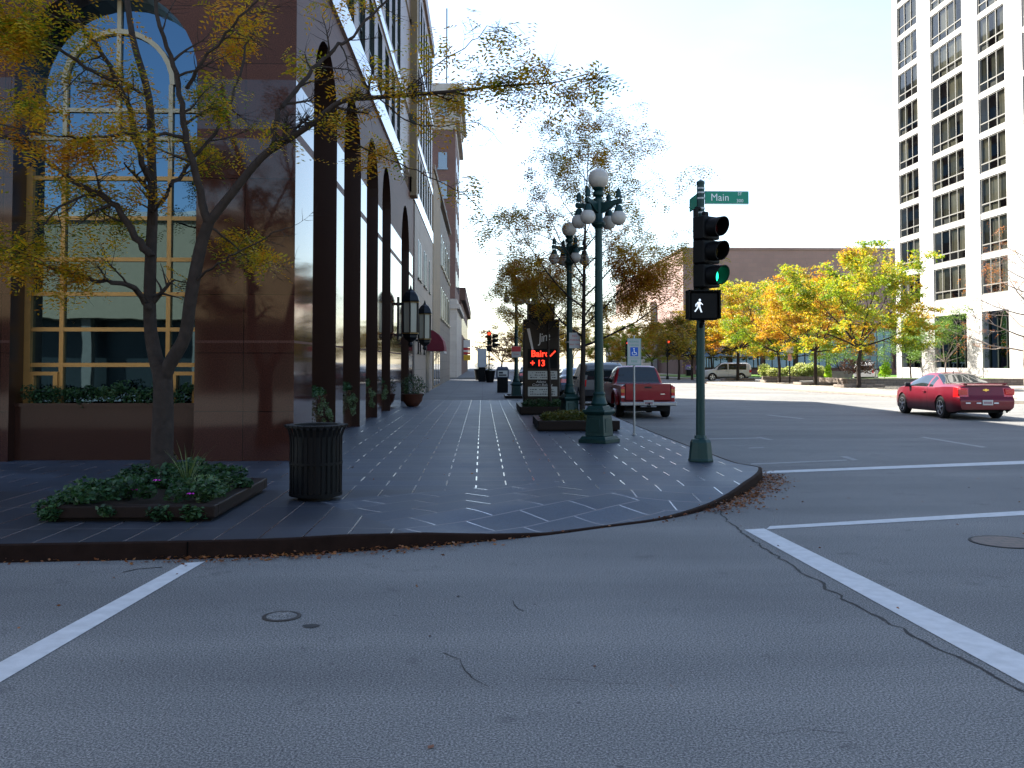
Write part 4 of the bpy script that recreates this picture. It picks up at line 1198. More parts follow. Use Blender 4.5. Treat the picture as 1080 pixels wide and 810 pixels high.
# ---- traffic signal with walk signal and street names
m_green = mat('lens_green_lit', (.0, .5, .3), .3, var=0, emit=(.02, 1.0, .50), estr=3.0 * ES)
m_red_l = mat('lens_red_lit', (.5, .02, .01), .3, var=0, emit=(1.0, .06, .02), estr=3.0 * ES)
m_lensr = mat('lens_red_dark', (.05, .006, .006), .2, var=0)
m_lensa = mat('lens_amber_dark', (.05, .035, .01), .2, var=0)
m_lensg = mat('lens_green_dark', (.005, .035, .025), .2, var=0)
m_walk = mat('walk_white_lit', (.7, .75, .8), .4, var=0, emit=(.85, .93, 1.0), estr=.75 * ES)
def signal_head(parent, x, y, z0, rz, lit, lens_r=.125, sec=.375, w=.36):
    """three sections, bottom at z0, lenses toward -Y after the turn rz"""
    Mh = Matrix.Translation((x, y, z0)) @ Matrix.Rotation(rz, 4, 'Z')
    b = MB(); b.T = Mh
    for k in range(3):
        b.box(-w / 2, w / 2, -.12, .12, k * sec + .008, (k + 1) * sec - .008)
    b.box(-.05, .05, -.02, .05, -.08, sec * 3 + .08)
    h = b.build('signal_head', m_blkm, parent, bevel=.02)
    for k, (on, dark, nm) in enumerate(((m_green, m_lensg, 'green'), (m_lensa, m_lensa, 'amber'), (m_red_l, m_lensr, 'red'))):
        zc = (k + .5) * sec
        b = MB(); b.T = Mh; b.lathe([(lens_r, -.121), (lens_r * .96, -.14), (lens_r * .7, -.165), (.001, -.175)], 0, zc, 20, axis='y', cap=False); b.build('lens', on if lit == nm else dark, h, smooth=60)
        b = MB(); b.T = Mh
        vs, fs = [], []; n = 22
        for q in range(n + 1):
            a = PI * (-.40) + PI * 1.80 * q / n
            ca, sa = math.cos(a), math.sin(a)
            dpt = .30 if True else 0
            ext_ = .17 + .10 * max(0, .5 + .5 * sa)
            for rr in (lens_r + .012, lens_r + .024):
                vs += [(rr * ca, -.12, zc + rr * sa), (rr * ca, -.12 - ext_, zc + rr * sa)]
        for q in range(n):
            i, j = q * 4, q * 4 + 4
            fs += [(i, i + 1, j + 1, j), (i + 2, j + 2, j + 3, i + 3), (i + 1, i + 3, j + 3, j + 1)]
        b.add(vs, fs); b.build('visor', m_blkm, h, smooth=40, recalc=False)
    return h
def walking_man(mb, M_, s):
    """figure of the walk symbol, 1 unit tall"""
    def blob(pts): mb.T = M_; mb.prism([(a * s, c * s) for a, c in pts], lambda a, c: (a, -.004, c), lambda a, c: (a, 0, c)); mb.T = None
    blob([(.06 + .085 * math.cos(k * PI / 5), .90 + .09 * math.sin(k * PI / 5)) for k in range(10)])
    blob([(-.10, .76), (.10, .79), (.14, .70), (.08, .44), (-.10, .44), (-.12, .6)])
    blob([(.10, .77), (.30, .58), (.26, .53), (.08, .66)]); blob([(-.08, .75), (-.26, .60), (-.27, .42), (-.20, .42), (-.19, .56), (-.06, .66)])
    blob([(-.10, .45), (.02, .45), (-.10, .24), (-.27, .02), (-.36, .06), (-.20, .26)]); blob([(-.02, .45), (.10, .45), (.14, .26), (.24, .0), (.14, -.02), (.05, .22)])
sp = G(739, 486.5, .15)
sg = thing('traffic_signal', 'dark green corner pole with green traffic light, walk signal and Main sign', 'traffic light', (sp.x, sp.y, .15))
b = MB(); b.lathe([(.20, 0), (.20, .03), (.19, .05), (.165, .30), (.14, .345), (.10, .365), (.09, .41)], n=8, a0=PI / 8); b.build('base', m_lampg, sg, bevel=.008)
b = MB(); b.tube([(0, 0, .36), (.015, 0, 2.4), (.03, 0, 4.42)], [.072, .066, .060], 14); b.lathe([(.066, 4.40), (.068, 4.44), (.02, 4.47)], .03, 0, 12); b.build('pole', m_lampg, sg, smooth=50)
b = MB()
for z in (3.93, 4.0, 4.16, 4.25, 4.32): b.lathe([(.066, z), (.066, z + .025)], .03, 0, 12, cap=False)
b.build('steel_band', m_steel, sg)
hd = signal_head(sg, .055, -.24, 2.72, R(33), 'green')
b = MB(); b.box(-.12, -.06, -.22, -.10, 2.55, 3.98); b.tube([(-.09, -.14, 3.9), (-.07, -.1, 4.0), (.02, -.03, 4.0)], .03, 8); b.tube([(0.0, -.2, 2.70), (0.02, -.02, 2.62)], .03, 8); b.build('mounting_bracket', m_blkm, sg, bevel=.01)
b = MB(); b.box(-.225, .225, -.31, -.11, 2.22, 2.66); pb = b.build('pedestrian_signal', m_blkm, sg, bevel=.035)
b = MB(); b.box(-.20, .20, -.325, -.312, 2.25, 2.63); b.build('face_panel', m_blk, pb)
b = MB(); b.box(-.25, .25, -.36, -.15, 2.665, 2.685); b.box(-.252, -.23, -.36, -.12, 2.24, 2.685); b.box(.23, .252, -.36, -.12, 2.24, 2.685); b.build('hood', m_blkm, pb)
b = MB(); walking_man(b, Matrix.Translation((-.085, -.328, 2.34)), .21); b.build('walking_symbol', m_walk, pb)
b = MB(); b.tube([(0, -.2, 2.2), (0.01, -.03, 2.12)], .035, 8); b.build('lower_bracket', m_blkm, sg)
b = MB(); b.box(.095, .80, -.012, .012, 4.08, 4.295); ss = b.build('street_name_sign', m_sgrn, sg, bevel=.006)
b = MB(); b.box(.10, .795, -.0145, -.0125, 4.283, 4.290); b.box(.10, .795, -.0145, -.0125, 4.085, 4.092); b.build('sign_border', m_ltr, ss)
text('Main', 'lettering', .165, facing(.335, -.015, 4.185), m_ltr, ss, ext=.001, space=1.05, sx=.9)
text('ST', 'lettering', .065, facing(.655, -.015, 4.245), m_ltr, ss, ext=.001)
text('300', 'lettering', .075, facing(.655, -.015, 4.135), m_ltr, ss, ext=.001)
b = MB(); b.box(.018, .042, .07, .78, 4.08, 4.295); ss2 = b.build('cross_street_sign', m_sgrn, sg, bevel=.006)
# far signals
def far_signal(loc, rz, lit, label, H=3.4, nm='traffic_signal', heads=1):
    t = thing(nm, label, 'traffic light', loc, rz)
    b = MB(); b.tube([(0, 0, 0), (0, 0, H + 1.25)], [.06, .05], 8); b.lathe([(.16, 0), (.13, .3), (.07, .36)], n=8); b.build('pole', m_blkm, t)
    signal_head(t, 0, -.22, H, 0, lit)
    b = MB(); b.box(-.2, .2, -.3, -.1, H - .55, H - .1); b.build('pedestrian_signal', m_blkm, t)
    if heads > 1: signal_head(t, .42, -.0, H - .2, R(80), '')
    return t
q = G(704, 400.2, .1); far_signal((q.x, q.y, .1), .1, 'red', 'far traffic light showing red beside the dusky green trees', 2.75)
q = G(515, 402, .148); far_signal((.55, 80.5, .148), 0, 'red', 'far traffic light with red lit above the sidewalk planters', 3.1, heads=2)
q = G(661, 398, .1); far_signal((q.x, q.y, .1), .1, 'red', 'far traffic light showing red partly behind the accessible parking sign', 2.9)

# ---- accessible parking sign
hq = G(669, 459, .15); hs = thing('accessible_parking_sign', 'white reserved parking sign with blue wheelchair square on a thin post', 'sign', (hq.x, hq.y, .15))
b = MB(); b.tube([(0, 0, 0), (0, 0, 2.15)], .022, 8); b.lathe([(.05, 0), (.05, .02), (.025, .03)], n=10); b.build('post', m_steel, hs)
b = MB(); b.box(-.15, .15, -.038, -.026, 1.50, 2.08); pl = b.build('plate', m_plate, hs, bevel=.004)
b = MB(); b.box(-.085, .085, -.042, -.039, 1.70, 1.89); b.build('blue_square', m_bluep, pl)
b = MB()
for (x0, x1, z0, z1) in ((-.145, .145, 2.064, 2.074), (-.145, .145, 1.506, 1.516), (-.145, -.137, 1.516, 2.064), (.137, .145, 1.516, 2.064), (-.145, .145, 1.655, 1.662)): b.box(x0, x1, -.041, -.0385, z0, z1)
b.build('border', m_gfad, pl)
text('RESERVED', 'lettering', .062, facing(0, -.04, 2.01), m_gfad, pl, ext=.001, sx=.75)
text('PARKING', 'lettering', .062, facing(0, -.04, 1.935), m_gfad, pl, ext=.001, sx=.8)
text('FINE', 'lettering', .07, facing(0, -.04, 1.585), m_gfad, pl, ext=.001)
b = MB(); b.T = Matrix.Translation((0, -.0435, 1.79))
def pz(p): b.prism(p, lambda a, c: (a, -.001, c), lambda a, c: (a, .001, c))
pz([(-.005 + .017 * math.cos(k * PI / 4), .068 + .017 * math.sin(k * PI / 4)) for k in range(8)])
pz([(-.012, .045), (.006, .045), (.01, -.005), (.045, -.005), (.062, -.06), (.048, -.064), (.034, -.022), (-.008, -.022)])
ring = [(-.005 + .048 * math.cos(R(130) + R(200) * k / 10), -.03 + .045 * math.sin(R(130) + R(200) * k / 10)) for k in range(11)] + [(-.005 + .035 * math.cos(R(330) - R(200) * k / 10), -.03 + .032 * math.sin(R(330) - R(200) * k / 10)) for k in range(11)]
pz(ring); b.T = None; b.build('wheelchair_symbol', m_ltr, pl)
# small pole sign on the far kerb
q = G(833, 404.5, .12); ps = thing('pole_sign', 'grey sign plates on a dark post at the far kerb under the golden trees', 'sign', (q.x, q.y, .12))
b = MB(); b.tube([(0, 0, 0), (0, 0, 2.9)], .045, 8); b.build('post', m_blkm, ps)
b = MB(); b.box(-.28, .28, -.07, -.05, 2.35, 2.85); b.build('plate', m_plate, ps)
b = MB(); b.box(-.14, .14, -.07, -.05, 1.75, 2.3); b.build('lower_plate', mat('faded_red', (.5, .25, .22), .6), ps)

# ---- litter bin with flared slats
bq = G(333, 526, .15); tr = thing('trash_can', 'black slatted steel trash can with a flared rim on the dark pavers', 'trash can', (bq.x, bq.y, .15))
b = MB(); N = 28
for k in range(N):
    a = 2 * PI * k / N; c, s = math.cos(a), math.sin(a)
    pth = [(.295, .07), (.295, .62), (.30, .72), (.322, .79), (.348, .83)]
    for (r0, z0), (r1, z1) in zip(pth, pth[1:]):
        hw = .0185
        q = lambda r, z, h: (c * r - s * h, s * r + c * h, z)
        b.add([q(r0, z0, -hw), q(r0, z0, hw), q(r1, z1, hw), q(r1, z1, -hw), q(r0 - .008, z0, -hw), q(r0 - .008, z0, hw), q(r1 - .008, z1, hw), q(r1 - .008, z1, -hw)],
              [(0, 1, 2, 3), (7, 6, 5, 4), (0, 3, 7, 4), (1, 5, 6, 2)])
b.build('slat_cage', m_blk, tr)
b = MB(); b.lathe([(.352, .822), (.352, .846), (.30, .852), (.255, .848), (.25, .82), (.30, .815)], n=40, cap=False)
for k in range(N):
    a = 2 * PI * k / N; b.sphere((.35 * math.cos(a), .35 * math.sin(a), .838), .014, 6, 4)
b.build('rim', m_blk, tr, smooth=50)
b = MB(); b.lathe([(.20, 0), (.20, .03), (.30, .045), (.302, .085), (.288, .085)], n=40); b.lathe([(.301, .40), (.301, .43), (.284, .43), (.284, .40)], n=40, cap=False); b.build('base_ring', m_blk, tr, smooth=40)
b = MB(); b.lathe([(.262, .06), (.262, .80), (.25, .80), (.25, .1)], n=32); b.build('liner', mat('liner_black', (.006, .006, .007), .6, var=.1), tr, smooth=40)

# ---- low granite planter beds round the trees
m_bed = mat('bed_granite', (.016, .010, .008), .5, var=.4, vs=30, detail=3, spec=.12)
m_soil = mat('soil', (.03, .02, .013), .95, var=.5, vs=12, bump=1, bs=30)
m_ivy = leafmat('bed_greens', [(.1, (.009, .028, .012)), (.4, (.018, .055, .02)), (.7, (.035, .09, .03)), (.92, (.085, .135, .055))], .3, 3.0, .5)
m_ivyp = leafmat('bed_pale_greens', [(.2, (.06, .12, .05)), (.8, (.15, .21, .11))], .3, 3.0)
m_grassb = leafmat('spiky_grass', [(.2, (.06, .10, .03)), (.8, (.16, .19, .07))], .3, 2.0)
m_yell = leafmat('low_yellow_plants', [(.1, (.03, .055, .01)), (.5, (.085, .09, .015)), (.9, (.16, .09, .018))], .35, 1.5)
m_pinkf = mat('pink_petals', (.55, .03, .42), .6, var=.2)
def bed(name, x0, x1, y0, y1, h, label, wth=.14, z=.15):
    t = thing(name, label, 'planter', ((x0 + x1) / 2, (y0 + y1) / 2, z)); hx, hy = (x1 - x0) / 2, (y1 - y0) / 2
    b = MB(); b.box(-hx, hx, -hy, -hy + wth, .035, h); b.box(-hx, hx, hy - wth, hy, .035, h); b.box(-hx, -hx + wth, -hy + wth, hy - wth, .035, h); b.box(hx - wth, hx, -hy + wth, hy - wth, .035, h)
    b.build('rim', m_bed, t, bevel=.012)
    b = MB(); b.box(-hx + .05, hx - .05, -hy + .05, hy - .05, .0, .04); b.build('plinth', m_blk, t)
    b = MB(); b.box(-hx + wth, hx - wth, -hy + wth, hy - wth, .02, h - .05); b.build('soil', m_soil, t)
    return t
pA = G(57, 548, .15); pB = G(240, 545, .15)
bx0, bx1, by0, by1 = -4.30, -2.62, 9.42, 11.7
bed('planter_bed', bx0, bx1, by0, by1, .155, 'low dark granite planter bed at the foot of the big left tree')
def mound(name, label, pts, sizes, mats, loc, cat='plants', group=None):
    t = thing(name, label, cat, loc, 0, group)
    for i, (p, s, m) in enumerate(zip(pts, sizes, mats)):
        foliage('foliage', p, s, m, t, seed=i + 5, flat=.5, aspect=.75)
    return t
pts, pale = [], []
gx = np.random.default_rng(8)
for k in range(56):
    cx, cy = gx.uniform(-.78, .78), gx.uniform(-1.08, 1.05); r = gx.uniform(.10, .21)
    (pale if (cx > .42 and cy < .3 and gx.random() < .55) else pts).append(blob_points(150, (cx, cy, .11 + gx.uniform(0, .12) + .09 * math.cos(cx * 1.6)), (r, r, r * .6), k))
for k in range(17):   # trailing over the front edge
    cx = gx.choice([-.82, -.74, -.2, -.12, .28, .33, .62, .70]) + gx.normal(0, .04); pts.append(blob_points(46, (cx, -1.14, .12 - gx.uniform(0, .07)), (.08, .05, .06), 90 + k))
for k in range(12):
    pts.append(blob_points(70, (-.86, gx.uniform(-1.1, .6), .13), (.12, .14, .08), 120 + k))
gp = mound('bed_plants', 'trailing ivy and bedding plants filling the granite bed under the big left tree', [np.concatenate(pts), np.concatenate(pale)], [.062, .055], [m_ivy, m_ivyp], ((bx0 + bx1) / 2, (by0 + by1) / 2, .15))
g_ = np.random.default_rng(6)
b = MB()
for (x, y, z) in ((.08, -.55, .33), (-.08, -.75, .26), (.52, -.85, .23)):
    for k in range(6):
        a = k * PI / 3; b.add([(x, y, z), (x + .03 * math.cos(a), y + .03 * math.sin(a), z + .012), (x + .045 * math.cos(a + .5), y + .045 * math.sin(a + .5), z), (x + .03 * math.cos(a + 1), y + .03 * math.sin(a + 1), z + .01)], [(0, 1, 2, 3)])
b.build('flower', m_pinkf, gp, recalc=False)
sg_ = thing('spiky_grass', 'tuft of tall spiky grass beside the big left trunk', 'plant', (-3.22, 10.5, .27))
b = MB()
for k in range(30):
    a = g_.uniform(0, 2 * PI); L_ = g_.uniform(.38, .68); sp_ = g_.uniform(.05, .42); c, s = math.cos(a), math.sin(a); p_ = []
    for q in range(5):
        t = q / 4; p_.append(Vector((c * sp_ * t ** 1.6, s * sp_ * t ** 1.6, L_ * (t - .18 * t ** 3 * sp_ * 2))))
    wv = Vector((-s, c, 0))
    for q in range(4):
        w0, w1 = .009 * (1 - q / 4), .009 * (1 - (q + 1) / 4); b.add([p_[q] - wv * w0, p_[q] + wv * w0, p_[q + 1] + wv * w1, p_[q + 1] - wv * w1], [(0, 1, 2, 3)])
b.build('blades', m_grassb, sg_, recalc=False)
# beds by the lamps
bed('planter_bed', 1.26, 3.12, 21.5, 23.9, .24, 'low dark granite planter bed behind the nearest lamp post')
mound('bed_plants', 'low yellow green plants in the bed behind the nearest lamp post', [np.concatenate([blob_points(170, (gx.uniform(-.72, .72), gx.uniform(-1.0, 1.0), .26), (.2, .2, .16), 300 + k) for k in range(34)])], [.06], [m_yell], (2.19, 22.7, .15))
bed('planter_bed', 1.12, 2.75, 28.4, 31.6, .24, 'low dark granite planter bed round the dark pylon sign')
mound('bed_plants', 'dark green plants in the bed round the dark pylon sign', [np.concatenate([blob_points(170, (gx.uniform(-.62, .62), gx.uniform(-1.4, -.4), .28), (.2, .2, .17), 400 + k) for k in range(30)])], [.065], [m_ivy], (1.93, 30, .15))
bed('planter_bed', .98, 2.2, 41.4, 43.9, .12, 'shallow planter bed round the lamp post left of the pylon')

# ---- pylon sign
m_pyl = mat('pylon_brown', (.009, .006, .0055), .3, var=.3, vs=20)
m_led = mat('led_red', (.3, .01, .005), .4, var=0, emit=(1.0, .035, .015), estr=3.2 * ES)
m_scr = mat('script_silver', (.5, .5, .52), .35, .3, var=.05)
py = thing('pylon_sign', 'dark brown pylon sign with silver script and red lit letters by the lamp posts', 'sign', (1.87, 30.3, .15))
b = MB(); b.box(-.58, .58, -.2, .2, .1, 2.95); b.box(-.42, .44, -.16, .16, 2.95, 3.46); b.build('body', m_pyl, py, bevel=.03)
fy = -.203
text('Jim', 'script_lettering', .40, facing(.07, fy - .004, 2.36, R(0)) @ Matrix.Rotation(R(14), 4, 'Z'), m_scr, py, shear=.35, ext=.004, space=.9, sx=.85)
b = MB(); M_ = facing(-.34, fy, 2.3) @ Matrix.Rotation(R(14), 4, 'Z'); b.T = M_; b.prism([(-.05, -.33), (.01, -.33), (.05, .35), (-.04, .36)], lambda a, c: (a, c, .0), lambda a, c: (a, c, .012)); b.T = None
b.build('bat_emblem', m_scr, py)
b = MB(); b.box(-.44, .50, fy - .006, fy - .001, 1.38, 2.0); lp = b.build('display_panel', m_blk, py)
text('Baird', 'led_lettering', .29, facing(-.04, fy - .009, 1.84), m_led, lp, ext=.001, off=.006, sx=.95)
text('+ 13', 'led_lettering', .27, facing(-.12, fy - .009, 1.54), m_led, lp, ext=.001, off=.006, sx=.95)
b = MB(); b.T = facing(.36, fy - .009, 1.85) @ Matrix.Rotation(R(-45), 4, 'Z'); b.box(-.02, .02, -.12, .12, 0, .002); b.T = None; b.build('led_slash', m_led, lp)
for z0, z1, txt in ((1.03, 1.30, (('P  Bkg', .20, .07), ('I I  Law Group', .08, .06))), (.50, .80, (('Insurance Agency', .2, .055), ('Suite 200', .09, .055)))):
    b = MB(); b.box(-.43, .50, fy - .006, fy - .001, z0, z1); pn = b.build('tenant_panel', m_plate, py)
    rr = random.Random(int(z0 * 100)); b = MB()      # print too small to read in the photo: dark worn strokes
    for row in range(3):
        x = -.36
        while x < .42:
            w_ = rr.uniform(.02, .07)
            if rr.random() < .7: b.box(x, x + w_, fy - .0085, fy - .0065, z0 + .05 + row * .075, z0 + .05 + row * .075 + rr.uniform(.018, .035))
            x += w_ + .02
    b.build('small_lettering', m_ltk, pn)
text('Adams', 'script_lettering', .11, facing(-.02, fy - .004, .955), m_scr, py, shear=.3, ext=.001)
text('Court Building', 'script_lettering', .11, facing(.02, fy - .004, .86), m_scr, py, shear=.3, ext=.001)

# ---- lanterns on the granite wall
m_lgl = mat('lantern_glass', (.42, .39, .30), .35, var=.08, vs=3)
m_lbk = mat('lantern_bronze', (.010, .012, .015), .4, .4, var=.2)
m_trimg = mat('lantern_brass_trim', (.30, .20, .07), .35, .7, var=.1)
def lantern(y, label):
    t = thing('wall_lantern', label, 'lantern', (-2.56, y, 2.55), 0, 'big lanterns beside the building entrance')
    b = MB(); n = 6; a0 = PI / 6
    b.lathe([(.05, -.28), (.1, -.2), (.07, -.1), (.20, -.02), (.27, .06), (.27, .14), (.31, .18), (.31, .24)], n=n, a0=a0); b.build('bottom_cup', m_lbk, t)
    b = MB(); b.lathe([(.275, .24), (.285, 1.30)], n=n, a0=a0); b.build('glass', m_lgl, t)
    b = MB()
    for k in range(n):
        a = a0 + 2 * PI * k / n; b.tube([(.28 * math.cos(a), .28 * math.sin(a), .24), (.29 * math.cos(a), .29 * math.sin(a), 1.30)], .028, 5)
    b.build('rib', m_lbk, t)
    b = MB(); b.lathe([(.33, 1.30), (.35, 1.37), (.33, 1.42), (.30, 1.52), (.2, 1.66), (.08, 1.74), (.05, 1.80), (.02, 1.92)], n=n, a0=a0); b.build('cap', m_lbk, t)
    b = MB(); b.lathe([(.335, 1.29), (.345, 1.32)], n=n, a0=a0); b.lathe([(.315, .19), (.32, .225)], n=n, a0=a0); b.build('brass_trim', m_trimg, t)
    b = MB(); b.box(-.44, -.28, -.06, .06, .1, .2); b.box(-.44, -.28, -.06, .06, 1.2, 1.3); b.box(-.44, -.40, -.12, .12, 0, 1.5); b.build('bracket', m_lbk, t)
    return t
lantern(33.8, 'nearer big hexagonal wall lantern above the shrub bowl')
lantern(42.0, 'farther hexagonal wall lantern nearer the burgundy awning')
# bowl with shrub
bo = thing('planter_bowl', 'round terracotta bowl planter standing at the foot of the granite wall', 'planter', (-2.5, 34.0, .15))
b = MB(); b.lathe([(.12, 0), (.2, .02), (.34, .2), (.38, .42), (.41, .45), (.36, .46), (.3, .4)], n=24); b.build('bowl', mat('terracotta', (.09, .03, .017), .6, var=.3), bo, smooth=50)
mound('bowl_shrub', 'round dark green shrub growing in the terracotta bowl', [np.concatenate([blob_points(900, (0, 0, .78), (.46, .46, .40), 5), blob_points(400, (.1, 0, .6), (.5, .45, .3), 6)])], [.06], [m_ivy], (-2.5, 34.0, .15), 'shrub')
# planting on the window sills
SILL = 'planting along the sills of the arched windows'
def sill_plants(c, ux, L_, label, n=22, tall=.3, trail=True):
    P_ = []
    for k in range(n):
        t = (k + .5) / n - .5; r = gx.uniform(.09, .17)
        p = Vector(c) + Vector(ux) * (t * L_); P_.append(blob_points(110, (p.x, p.y, p.z + gx.uniform(.02, tall)), (r, r, r * .9), int(gx.integers(1e6))))
    t_ = thing('sill_plants', label, 'plants', tuple(c), 0, SILL); foliage('foliage', np.concatenate(P_) - np.array(tuple(c)), .06, m_ivy, t_, seed=3, flat=.6, aspect=.6)
    return t_
sill_plants((-6.0, 15.46, 1.06), (1, 0, 0), 2.6, 'leafy plants on the sill of the big front arched window', 30, .26)
sill_plants((-10.5, 15.46, 1.06), (1, 0, 0), 2.6, 'leafy plants on the sill of the next front window to the left', 22, .22)
for i, ((a, c), lb) in enumerate(zip(SOP[:4], ('nearest', 'second', 'third', 'fourth'))):
    t_ = sill_plants((-3.28, (a + c) / 2, 1.02), (0, 1, 0), (c - a) * .9, f'trailing plants spilling from the {lb} arcade sill behind the trash can', 16, .16)
    hang = [blob_points(60, (.20 + gx.normal(0, .04), (c - a) * gx.uniform(.1, .45), -.05 - gx.uniform(0, .45)), (.06, .08, .1), 700 + k + i * 20) for k in range(9)]
    foliage('trailing_vines', np.concatenate(hang), .05, m_ivyp, t_, seed=9, flat=.6, aspect=.5)

# ---- things far down the walk
def news_rack(loc, label, colm, rz=0, group=None):
    t = thing('newspaper_box', label, 'newspaper box', loc, rz, group)
    b = MB(); b.box(-.28, .28, -.25, .25, .0, .78); b.build('base', m_blk, t, bevel=.02)
    b = MB(); b.box(-.33, .33, -.28, .28, .78, 1.22); b.frustum(0, 0, 1.22, 1.36, .33, .28, .25, .16); b.build('cabinet', colm, t, bevel=.02)
    b = MB(); b.box(-.26, .26, -.295, -.282, .84, 1.16); b.build('display_window', m_plate, t)
    b = MB(); b.box(-.2, .2, -.302, -.297, .88, .96); b.box(-.2, .02, -.302, -.297, 1.0, 1.1); b.build('newspaper', m_ltk, t)
    return t
news_rack((1.05, 50, .148), 'black newspaper box with pale display window left of the lamp post', mat('news_dark', (.035, .045, .07), .4))
m_purp = mat('box_purple', (.13, .08, .30), .5)
for px, lb in ((726, 'purple newspaper box between the two dusky green trees'), (737, 'purple newspaper box right of the dusky green trees')):
    q = G(px, 397, .1); news_rack((q.x, q.y, .12), lb, m_purp)
def tub(loc, label, h=.95, r=.42):
    t = thing('planter_tub', label, 'planter', loc, 0, 'dark planter tubs at the far crossing'); b = MB(); b.lathe([(r * .7, 0), (r, h * .9), (r * 1.06, h * .9), (r * 1.06, h), (r * .9, h)], n=16); b.build('tub', m_blk, t, smooth=40)
    foliage('foliage', blob_points(260, (0, 0, h + .28), (.4, .4, .36), 3), .11, m_yell, t, seed=2); return t
tub((.58, 76, .148), 'dark planter tub right of the others at the far crossing')
tub((.15, 84, .148), 'middle dark planter tub at the far crossing')
tub((-.35, 87, .148), 'leftmost dark planter tub at the far crossing', 1.0)
kx = thing('notice_kiosk', 'tall grey notice board on a dark base at the far crossing', 'kiosk', (-.05, 79, .148))
b = MB(); b.box(-.3, .3, -.2, .2, 0, 1.2); b.build('base', m_blk, kx, bevel=.03)
b = MB(); b.box(-.38, .38, -.08, .08, 1.2, 2.75); b.build('board', mat('kiosk_grey', (.38, .40, .43), .5), kx, bevel=.02)
# ---- plaza objects
lw = thing('low_stone_wall', 'low rough stone garden wall edging the lawn before the hotel', 'wall', (0, 0, 0))
b = MB(); b.box(25.4, 38.9, 65.4, 65.85, .1, .62); b.box(25.4, 25.85, 65.85, 72, .1, .62); b.build('wall', m_stonew, lw, bevel=.03)
b = MB(); b.box(25.85, 39.1, 65.85, 72, .1, .56); struct(b.build('lawn', m_lawn))
cb = thing('concrete_planter', 'pale square concrete planter box beside the lime green plant', 'planter', tuple(G(886, 403.5, .12)))
b = MB(); b.box(-.85, .85, -.5, .5, 0, .92); b.build('box', m_kerbc, cb, bevel=.04)
b = MB(); b.box(-.75, .75, -.4, .4, .9, .93); b.build('soil', m_soil, cb)
m_lime = leafmat('lime_leaf', [(.1, (.22, .42, .02)), (.9, (.38, .55, .04))], .5, 2)
q = G(873.5, 404, .12); mound('lime_plant', 'lime green trailing plant against the concrete planter under the trees', [np.concatenate([blob_points(300, (0, 0, .35 + .28 * k), (.34 - .03 * k, .3, .28), k) for k in range(4)])], [.12], [m_lime], tuple(q), 'plant')
q = G(933, 398.5, .56); mound('lime_plant', 'lime green bushy plant beside the white van', [np.concatenate([blob_points(300, (.15 * (k % 2), 0, .3 + .22 * k), (.5 - .06 * k, .3, .28), k) for k in range(4)])], [.12], [m_lime], (q.x, q.y, .56), 'plant')
m_orn = leafmat('feather_grass', [(.1, (.12, .19, .04)), (.5, (.26, .31, .10)), (.9, (.42, .42, .24))], .45, .8)
q = G(838, 401.2, .1); mound('ornamental_grass', 'pale green mound of feathery ornamental grass behind the golden trees', [np.concatenate([blob_points(420, (gx.uniform(-2.8, 2.9), gx.uniform(-.8, .8), .55 + .9 * gx.uniform(.2, 1) * (1 - abs(k - 14) / 18)), (.6, .5, .45), 900 + k) for k in range(30)])], [.17], [m_orn], (q.x, q.y, .1), 'plants')
b = MB(); b.box(-3.3, 3.3, -1.1, -.8, 0, .4); ow = thing('low_stone_wall', 'short low stone edging wall in front of the ornamental grass', 'wall', (q.x, q.y, .1)); b.build('wall', m_stonew, ow, bevel=.03)
b = MB()
for (px, w_) in ((822, 1.9), (778, 1.8), (861, 2.0), (906, 2.2)):
    pass
for px, py_, lb in ((906, 408.6, 'flat stone tree surround under the biggest golden tree'), (860, 405.9, 'flat stone tree surround under the forked golden tree'), (822, 403.3, 'flat stone tree surround near the small pole sign'), (778, 401.3, 'flat stone tree surround before the silver SUV')):
    q = G(px, py_, .12); t = thing('tree_surround', lb, 'planter', (q.x, q.y, .12), 0, 'stone tree surrounds on the far kerb')
    b = MB(); b.box(-1.35, 1.35, -.9, -.7, 0, .2); b.box(-1.35, 1.35, .7, .9, 0, .2); b.box(-1.35, -1.15, -.7, .7, 0, .2); b.box(1.15, 1.35, -.7, .7, 0, .2); b.build('rim', m_stonew, t, bevel=.02)
    b = MB(); b.box(-1.15, 1.15, -.7, .7, 0, .12); b.build('soil', m_soil, t)
q = G(762, 392, .1); mound('flower_bush', 'rounded dusty pink flowering bush behind the silver SUV', [np.concatenate([blob_points(400, (k * .9 - 1.6, 0, .8), (.75, .5, .75), k) for k in range(5)])], [.16], [leafmat('pink_bush', [(.2, (.2, .13, .1)), (.8, (.42, .26, .25))], .4, 1)], (q.x, q.y, .1), 'bush')
q = G(905, 399, .56); mound('flower_bush', 'dusky purple bush behind the trunk of the biggest golden tree', [np.concatenate([blob_points(400, (k * .7 - .7, 0, .9), (.7, .5, .6), k) for k in range(3)])], [.15], [leafmat('plum_bush', [(.2, (.10, .05, .05)), (.8, (.22, .12, .11))], .35, 1)], (q.x, q.y, .56), 'bush')
